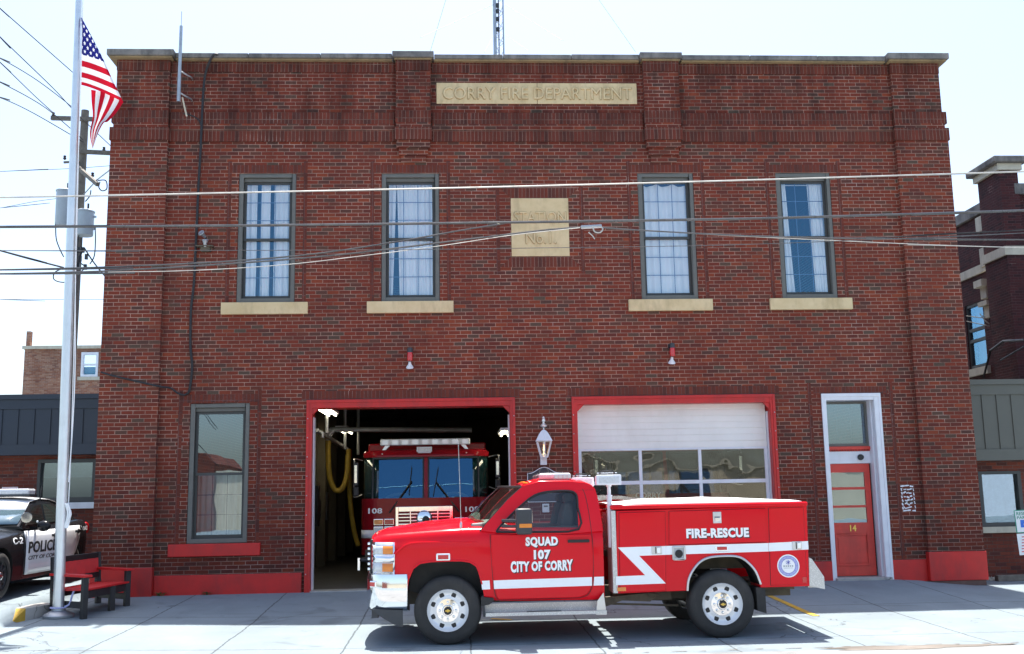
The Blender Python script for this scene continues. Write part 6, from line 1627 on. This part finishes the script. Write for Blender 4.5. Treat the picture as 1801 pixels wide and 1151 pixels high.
# hood antenna, wipers, roof lamps
x, z = T(811, 930); yq = TY+.12
MB().lathe([(.02, 0), (.018, .05), (.01, .08), (.001, .085)], (x, yq, z), 'z', 10).tube([(x, yq, z+.07), (T(806, 775)[0], yq, T(806, 775)[1])], .004, 5).build('hood_antenna', 'steel', SQ)
b = MB(); b.tube([(ws[0][3][0]-.01, TC-.5, ws[0][3][2]+.02), (ws[1][1][0]-.08, TC-.85, ws[1][1][2]+.015)], .008, 5).tube([(ws[0][7][0]-.01, TC+.1, ws[0][7][2]+.02), (ws[1][5][0]-.06, TC-.25, ws[1][5][2]+.015)], .008, 5); b.build('wiper', 'black', SQ)
for i, yy in enumerate((TY+.28, TC-.25, TC, TC+.25, TF-.28)):
    p = Vector((O[4][0]+.06, yy, O[4][1]+.035+.03*(1-((yy-TC)/.9)**2))); MB().ball(p, .03, 10, (1.3, 1, .45)).build('roof_marker', 'amber', SQ, smooth=True)
# roof light bar
(x0, zt1), (x1, zb1) = T(945, 829), T(1013, 843)
zr = O[6][1]+.04
lx0, lx1 = x0+.0, x1
lbz0, lbz1 = T(980, 844)[1], T(980, 831)[1]
lb = MB().box(lx0+.05, lx1-.02, TC-.62, TC+.62, lbz0+.0, lbz1+.0).build('light_bar', 'clear_lens', SQ, bevel=.03, segs=3, smooth=True)
MB().box(lx0+.045, lx0+.24, TC-.635, TC-.3, lbz0+.012, lbz1-.01).build('red_module', 'pink_lens', lb, bevel=.02)
b = MB()
for k in range(4): b.box(lx0+.25+k*.055, lx0+.295+k*.055, TC-.628, TC-.61, lbz0+.02, lbz1-.02)
b.build('led_module', 'steel', lb)
MB().box(lx0+.12, lx1-.05, TC-.58, TC+.58, zr-.06, lbz0-.002).build('bar_base', 'black', lb)
# service body: near and far lockers with arch, floor box, tarp
BFx, BRx = T(1083, 960)[0], T(1422, 960)[0]
SBN = [T(1084, 899), T(1419.5, 888.5), T(1424.5, 1031.5)]
ra = [(1338.3, 1034), (1338, 1028), (1335.5, 1021), (1328.5, 1004.5), (1316.5, 990.5), (1302.5, 981), (1284, 978), (1251, 980), (1232, 988), (1218, 1004.5), (1211, 1021), (1209, 1039.5)]
profile = SBN+[T(*q) for q in ra]+[T(1085, 1044.5)]
for ya, yb in ((TY+.012, TY+.46), (TF-.46, TF-.012)):
    MB().prism(profile, ya, yb).build('side_locker', 'truck_red', SQ, bevel=.008)
zfl = T(1200, 985)[1]
MB().box(BFx+.02, BRx-.03, TY+.463, TF-.463, zfl, zfl+.08).build('bed_floor', 'frame_rust', SQ)
MB().box(BFx+.03, BFx+.07, TY+.463, TF-.463, zfl+.083, T(1250, 900)[1]).box(BRx-.07, BRx-.03, TY+.463, TF-.463, zfl-.1, T(1250, 900)[1]).build('bed_end', 'truck_red', SQ)
xa, za = T(1074, 891.5); xb, zb_ = T(1420, 881)
zc = (T(1250, 887)[1]+T(1250, 886)[1])/2
ztop = .5*(T(1080, 891)[1]+T(1400, 881)[1]); zlo = .5*(T(1080, 899)[1]+T(1400, 889)[1])
for ya, yb in ((TY-.012, TY+.46), (TF-.46, TF+.012)): MB().box(T(1074, 895)[0], T(1420.5, 885)[0], ya, yb, zlo+.002, ztop).build('top_rail', 'truck_red', SQ, bevel=.02, segs=3, smooth=True)
# inner arch liner of dark metal
ins = [T(*q) for q in ra[1:]]
lin = MB().rows([[(x, TY+.02, z) for x, z in ins], [(x, TY+.45, z) for x, z in ins]]); lin.v = [Vector((v.x, v.y, v.z-.004)) for v in lin.v]
lin.build('arch_liner', 'black', SQ, smooth=True, solid=.004)
MB().box(T(1195, 960)[0], T(1350, 960)[0], TY+.47, TF-.47, T(1270, 1005)[1], T(1270, 975)[1]).build('inner_wing', 'frame_rust', SQ)
arcp = smooth_pts([(T(*q)[0], TY+.004, T(*q)[1]) for q in ra[1:]], 4)
MB().tube(arcp, .016, 8).build('arch_trim', 'steel', SQ, smooth=True)
# locker doors: proud panels, dark gaps
def panel(pts, name='locker_door'):
    P = [T(*q) for q in pts]
    MB().tube([(x, TY+.012, z) for x, z in P+P[:1]], .005, 4).build('door_gap', 'black', SQ)
    return MB().prism(P, TY, TY+.02).build(name, 'truck_red', SQ, bevel=.005)
panel([(1089, 902.5), (1170, 900), (1171, 958.5), (1171, 1039.5), (1091, 1042)])
panel([(1177, 899.8), (1346, 894.5), (1348, 953.5), (1177, 958.5)])
panel([(1352, 894.3), (1413, 892.3), (1419, 1027.5), (1356, 1029.8)])
# zigzag stripe
d = .0035
pstrip('zigzag_stripe', 'stripe', [(1086.5, 963.2), (1171, 960.7), (1171, 976.2), (1124, 977.9), (1171, 1026.5), (1083, 1029.5), (1083, 1014.2), (1134.5, 1012)], d)
pstrip('zigzag_stripe', 'stripe', [(1171.2, 960.7), (1351, 955.5), (1351.5, 970.3), (1171.2, 976.2)], d-.0008)
pstrip('zigzag_stripe', 'stripe', [(1351.5, 955.4), (1421, 952), (1422, 966.7), (1352, 970.2)], d)
x0, z1 = T(1206, 931.5); x1, z0 = T(1317.5, 944.5)
shadow_text('FIRE-RESCUE', (1206.5, 1317.5, 930.2, 945), SQ, d=.004)
def latch(px0, px1, py0, py1, vertical=False):
    (x0, z1), (x1, z0) = T(px0, py0), T(px1, py1)
    q = MB().box(x0, x1, TY-.012, TY+.004, z0, z1).build('latch', 'steel', SQ, bevel=.006)
    if vertical: MB().box(x0+.02, x1-.02, TY-.03, TY-.012, z0+(z1-z0)*.2, z0+(z1-z0)*.5).build('latch_handle', 'chrome', q, bevel=.005); MB().box(x0+.02, x1-.02, TY-.0135, TY-.0125, z0+(z1-z0)*.5, z0+(z1-z0)*.58).build('latch_slot', 'black', q)
    else: MB().box(x0+(x1-x0)*.5, x1-.02, TY-.03, TY-.012, z0+.015, z1-.015).build('latch_handle', 'chrome', q, bevel=.005); MB().box(x0+(x1-x0)*.36, x0+(x1-x0)*.46, TY-.0135, TY-.0125, z0+.01, z1-.01).build('latch_slot', 'black', q)
latch(1145.5, 1164, 961, 975); latch(1392.5, 1410.5, 952.5, 967); latch(1253, 1269, 900.5, 920.5, True)
(x0, z1), (x1, z0) = T(1181.5, 961), T(1206.5, 984.5)
ff_ = ring(MB(), x0, x1, z0, z1, .022, .022, .022, .022, TY-.014, TY+.0).build('fuel_filler', 'steel', SQ, bevel=.008)
MB().box(x0+.02, x1-.02, TY-.004, TY-.001, z0+.02, z1-.02).build('filler_cup', 'galv', ff_)
MB().lathe([(.001, -.02), (.045, -.018), (.05, -.003), (.05, 0)], ((x0+x1)/2, TY-.004, (z0+z1)/2-.01), 'y', 18).build('filler_cap', 'black', ff_, smooth=True)
lamp(1257.5, 1281.5, 959.5, 970, 'red_lens')
(x0, z1), (x1, z0) = T(1085.5, 1033.5), T(1101, 1039.8); MB().box(x0, x1, TY-.006, TY+.0, z0, z1).build('amber_reflector', 'amber', SQ)
(x0, z1), (x1, z0) = T(1411, 1015.5), T(1419, 1025); MB().box(x0, x1, TY-.005, TY+.0, z0, z1).build('red_reflector', 'red_lens', SQ)
# round rescue emblem
cx, cz = T(1386.4, 995.7); r = T(1405.8, 995)[0]-cx
em = MB().lathe([(.001, -.003), (r, -.003), (r, .0)], (cx, TY-.001, cz), 'y', 48).build('emblem', 'letter_white', SQ)
MB().lathe([(r*.86, -.0005), (r*.86, -.0015), (r*.64, -.0015), (r*.64, -.0005)], (cx, TY-.004, cz), 'y', 48).build('emblem_ring', 'emblem_pale', em)
b = MB()
for rr in (.87, .64):
    P = [(cx+r*rr*math.cos(i*math.pi/24), TY-.006, cz+r*rr*math.sin(i*math.pi/24)) for i in range(49)]; b.tube(P, .0022, 4)
sc = Vector((cx, TY-.0055, cz+r*.32))
for k in range(3): a = R(90+60*k); b.bar(sc-Vector((math.cos(a), 0, math.sin(a)))*r*.22, sc+Vector((math.cos(a), 0, math.sin(a)))*r*.22, .003, .016, (0, 1, 0))
for k in range(14):
    a = R(25*k); b.bar((cx+r*.7*math.cos(a), TY-.0058, cz+r*.7*math.sin(a)), (cx+r*.8*math.cos(a), TY-.0058, cz+r*.8*math.sin(a)), .002, .008, (0, 1, 0))
b.build('emblem_star', 'emblem_blue', em)
b = MB()
for k in range(5): b.box(cx-r*.45+k*r*.19, cx-r*.32+k*r*.19, TY-.0055, TY-.004, cz-r*.08, cz+r*.06)
b.box(cx-r*.4, cx+r*.4, TY-.0055, TY-.004, cz-r*.2, cz-r*.16).build('emblem_text', 'galv', em)
# front edge of tread plate, and the gap behind the cab
(x0, _), (x1, _) = T(1074.5, 900), T(1082.5, 900)
for q in ((TY+.005, TY+.42), (TF-.42, TF-.005)): MB().box(x0, x1, *q, T(1080, 1044)[1], T(1080, 898.5)[1]).build('tread_plate', 'tread', SQ, bevel=.004)
b = MB()
for k in range(6): b.tube([(T(1066, 960)[0], TY+.3, zi-.25+k*.09), (T(1066, 960)[0], TF-.3, zi-.25+k*.09)], .012, 6)
b.build('headboard_rail', 'truck_red', SQ)
# tarp over the bed
TPX = [(1078, 0), (1100, .01), (1140, .045), (1165, .065), (1200, .055), (1235, .06), (1262, .075), (1300, .06), (1340, .035), (1380, .012), (1412, 0)]
rows = []
random.seed(6)
PT = smooth_pts([(T(px, 895)[0], 0, ztop+.004+h*.75) for px, h in TPX], 3)
for p in PT:
    row = []
    for j in range(15):
        s_ = j/7-1; k = max(0, 1-abs(s_)**2.2)
        row.append((p.x, TC+s_*(THW-.03), ztop+.006+(p.z-ztop+.012)*k+.006*k*math.sin(7*p.x+5*s_)))
    rows.append(row)
TP = tag(MB().rows(rows).build('tarp', 'tarp', None, smooth=True, solid=.006), 'white rumpled tarp stretched over the bed of the red squad pickup', 'tarp')
# rear tread plate bumper wings, hitch, mud flaps
wing = [T(1423.5, 981), T(1429, 983.5), T(1450.5, 1015), T(1452.3, 1037), T(1424.5, 1031.4)]
for ya, yb in ((TY+.02, TY+.07), (TF-.07, TF-.02)): MB().prism(wing, ya, yb).build('bumper_wing', 'tread', SQ, bevel=.004)
MB().box(wing[4][0]-.0, wing[2][0]+.0, TY+.073, TF-.073, wing[3][1]+.02, wing[3][1]+.07).build('rear_step', 'tread', SQ, bevel=.004)
hx, hz = T(1390, 1036)
MB().box(T(1350, 960)[0], T(1408, 960)[0], TY+.35, TF-.35, T(1390, 1041)[1], T(1390, 1031)[1]).box(hx-.08, hx+.05, TC-.06, TC+.06, T(1390, 1050)[1], T(1390, 1041)[1]).build('hitch', 'frame_rust', SQ)
MB().tube(smooth_pts([(hx-.04, TC-.3, hz), (hx-.02, TC-.32, hz-.12), (hx+.05, TC-.32, hz-.12), (hx+.07, TC-.3, hz-.02)], 4), .008, 5).build('safety_chain', 'black', SQ)
for ya, yb in ((TY+.03, TY+.36), (TF-.36, TF-.03)):
    pts = [T(1331, 1034), T(1347, 1034), T(1349.5, 1080), T(1343, 1079), T(1334, 1075)]
    MB().prism([pts[0], pts[1], pts[2], pts[4]], ya, yb).build('mud_flap', 'rubber', SQ)
    pts = [T(846, 1050), T(851, 1048), T(854, 1086), T(850, 1086)]
    MB().prism(pts, ya, yb-.1).build('mud_flap', 'charcoal', SQ)
# running boards
(sx0, sz1), (sx1, _) = T(854, 1066), T(1066, 1064)
sz0 = T(950, 1084)[1]; szm = T(950, 1077)[1]
for q, f in ((TY, 1), (TF, -1)):
    b = MB().box(sx0, sx1, q-f*.05, q+f*.16, szm-.03, szm).box(sx0, sx1, q-f*.052, q-f*.047, sz0+.015, szm+.008)
    b.box(sx0, sx1, q+f*.13, q+f*.135, szm, T(950, 1062)[1]); b.build('running_board', 'tread', SQ)
    MB().box(T(925, 960)[0], T(985, 960)[0], q-f*.04, q+f*.1, szm, szm+.006).build('grip_pad', 'charcoal', SQ)
    e = [T(1059, 1047), T(1061.5, 1040), T(1066.5, 1080), T(1058, 1080)]
    MB().prism([T(1050, 1057), T(1061, 1042), T(1066.5, 1081), T(1048, 1081)], q-f*.03, q-f*.02).build('step_end', 'steel', SQ)
    MB().prism([T(846, 1050), T(868, 1052), T(869, 1058), T(860, 1064), T(846, 1066)], q, q+f*.1).build('rocker_cap', 'black', SQ, bevel=.006)
# chassis
zc0 = T(1130, 1058)[1]
for y in (TC-.42, TC+.42): MB().box(fwx-.6, BRx-.1, y-.04, y+.04, zc0-.02, zc0+.16).build('chassis_rail', 'frame_rust', SQ)
MB().tube([(rwx, TY+.15, rwz), (rwx, TF-.15, rwz)], .06, 10).ball((rwx, TC, rwz), .17, 14).build('rear_axle', 'frame_rust', SQ, smooth=True)
MB().tube([(fwx, TY+.15, fwz), (fwx, TF-.15, fwz)], .05, 10).build('front_axle', 'frame_rust', SQ, smooth=True)
MB().tube([(fwx+.8, TC, zc0), (rwx, TC, rwz)], .05, 10).build('drive_shaft', 'frame_rust', SQ, smooth=True)
MB().box(fwx-.3, fwx+.5, TC-.35, TC+.35, zc0-.05, zc0+.4).build('engine_block', 'black', SQ)
x0, z0 = T(1085, 1060); MB().box(x0, x0+.75, TY+.35, TY+.6, zc0-.02, zc0+.2).prism([T(1060, 1075), T(1062, 1055), T(1150, 1046), T(1165, 1050), T(1150, 1062), T(1100, 1060)], TY+.25, TY+.34).build('body_bracket', 'frame_rust', SQ)
b = MB(); b.tube([T3 for T3 in [(T(1060, 1066)[0], TY+.3, T(1060, 1066)[1]), (T(1205, 1071)[0], TY+.4, T(1205, 1071)[1])]], .014, 6)
cx_, cz_ = T(1153, 1049); b.lathe([(.05, 0), (.05, .02)], (cx_, TY+.22, cz_), 'y', 14); b.build('brake_line', 'frame_rust', SQ)
# wheels
for wx_, wz_ in ((fwx, fwz), (rwx, rwz)):
    for q, f in ((TY, -1), (TF, 1)):
        g, c = wheel(SQ, wx_, q-f*.14, wz_, WR, .26, f, 'y', 0)
        rr = .255
        MB().lathe([(rr, .13*f), (rr*.98, .14*f), (rr*.93, .125*f), (rr*.86, .09*f), (rr*.7, .085*f), (rr*.56, .105*f), (rr*.5, .1*f), (.001, .1*f)], c, 'y', 40).build('rim', 'rim_alloy', g, smooth=True, angle=60)
        h = MB()
        for k in range(8):
            a = 2*math.pi*k/8+.39; p = c+Vector((rr*.75*math.cos(a), .087*f, rr*.75*math.sin(a)))
            e = MB().lathe([(.001, .004*f), (.032, .003*f), (.037, -.002*f)], (0, 0, 0), 'y', 12)
            e.v = [Vector((v.x*.85, v.y, v.z*1.25)) for v in e.v]; e.xf(Matrix.Translation(p) @ Matrix.Rotation(math.pi/2-a, 4, 'Y')); h.add(e.v, e.f)
        h.build('vent_hole', 'black', g)
        h = MB()
        for k in range(8):
            a = 2*math.pi*k/8; h.lathe([(.016, .09*f), (.016, .135*f), (.009, .145*f), (.001, .146*f)], c+Vector((.1*math.cos(a), 0, .1*math.sin(a))), 'y', 8)
        h.build('lug_nut', 'chrome', g, smooth=True)
        MB().lathe([(.14, .098*f), (.138, .112*f), (.07, .116*f), (.068, .14*f), (.06, .15*f), (.001, .155*f)], c, 'y', 24).build('hub', 'chrome', g, smooth=True)
        MB().lathe([(.05, .152*f), (.048, .158*f), (.001, .16*f)], c, 'y', 20).build('hub_cap', 'black', g, smooth=True)
        e = MB(); y = .162*f; e.box(c.x-.03, c.x+.03, c.y+y-.003, c.y+y, c.z-.008, c.z+.008).box(c.x-.011, c.x+.011, c.y+y-.0035, c.y+y, c.z-.017, c.z+.017)
        e.build('hub_badge', 'gold', g)
# telescopic scene lights behind the cab
def scene_light(yy, label_part, lens_front=True):
    xq = T(1074, 880)[0]; s = MB()
    zz = [T(1074, p)[1] for p in (892, 873, 871, 856, 853)]
    s.lathe([(.032, zz[0]-.5), (.032, zz[1]), (.04, zz[1]), (.04, zz[2]), (.024, zz[2]), (.022, zz[3]), (.035, zz[3]), (.035, zz[4])], (xq, yy, 0), 'z', 14)
    s.build('light_mast', 'white', SQ, smooth=True)
    x0, x1 = T(1049.5, 845)[0], T(1093.5, 845)[0]; z0, z1 = T(1072, 853.5)[1], T(1072, 835)[1]
    h = MB().prism([(yy-.1, z0), (yy+.06, z0+.01), (yy+.06, z1-.02), (yy-.1, z1)], x0, x1, 'x').build('scene_light', 'white', SQ, bevel=.012)
    MB().box(x0+.03, x1-.03, yy-.106, yy-.098, z0+.025, z1-.025).build('light_lens', 'clear_lens', h, bevel=.006)
    MB().tube(smooth_pts([((x0+x1)/2-.1, yy, z1-.005), ((x0+x1)/2-.08, yy, z1+.045), ((x0+x1)/2+.06, yy, z1+.045), ((x0+x1)/2+.09, yy, z1-.005)], 3), .011, 6).build('light_handle', 'black', h, smooth=True)
    b = MB()
    for k in range(5): b.box(x0+.03, x1-.03, yy+.06, yy+.07, z0+.03+k*.03, z0+.04+k*.03)
    b.build('cooling_fin', 'white', h)
scene_light(TY+.12, ''); 
n0 = set(bpy.data.objects)
scene_light(TF-.12, '')
for o in set(bpy.data.objects)-n0:
    if o.parent == SQ: o.location.x += ax(1016, 845, TF-.12)+.06-T(1071, 845)[0]
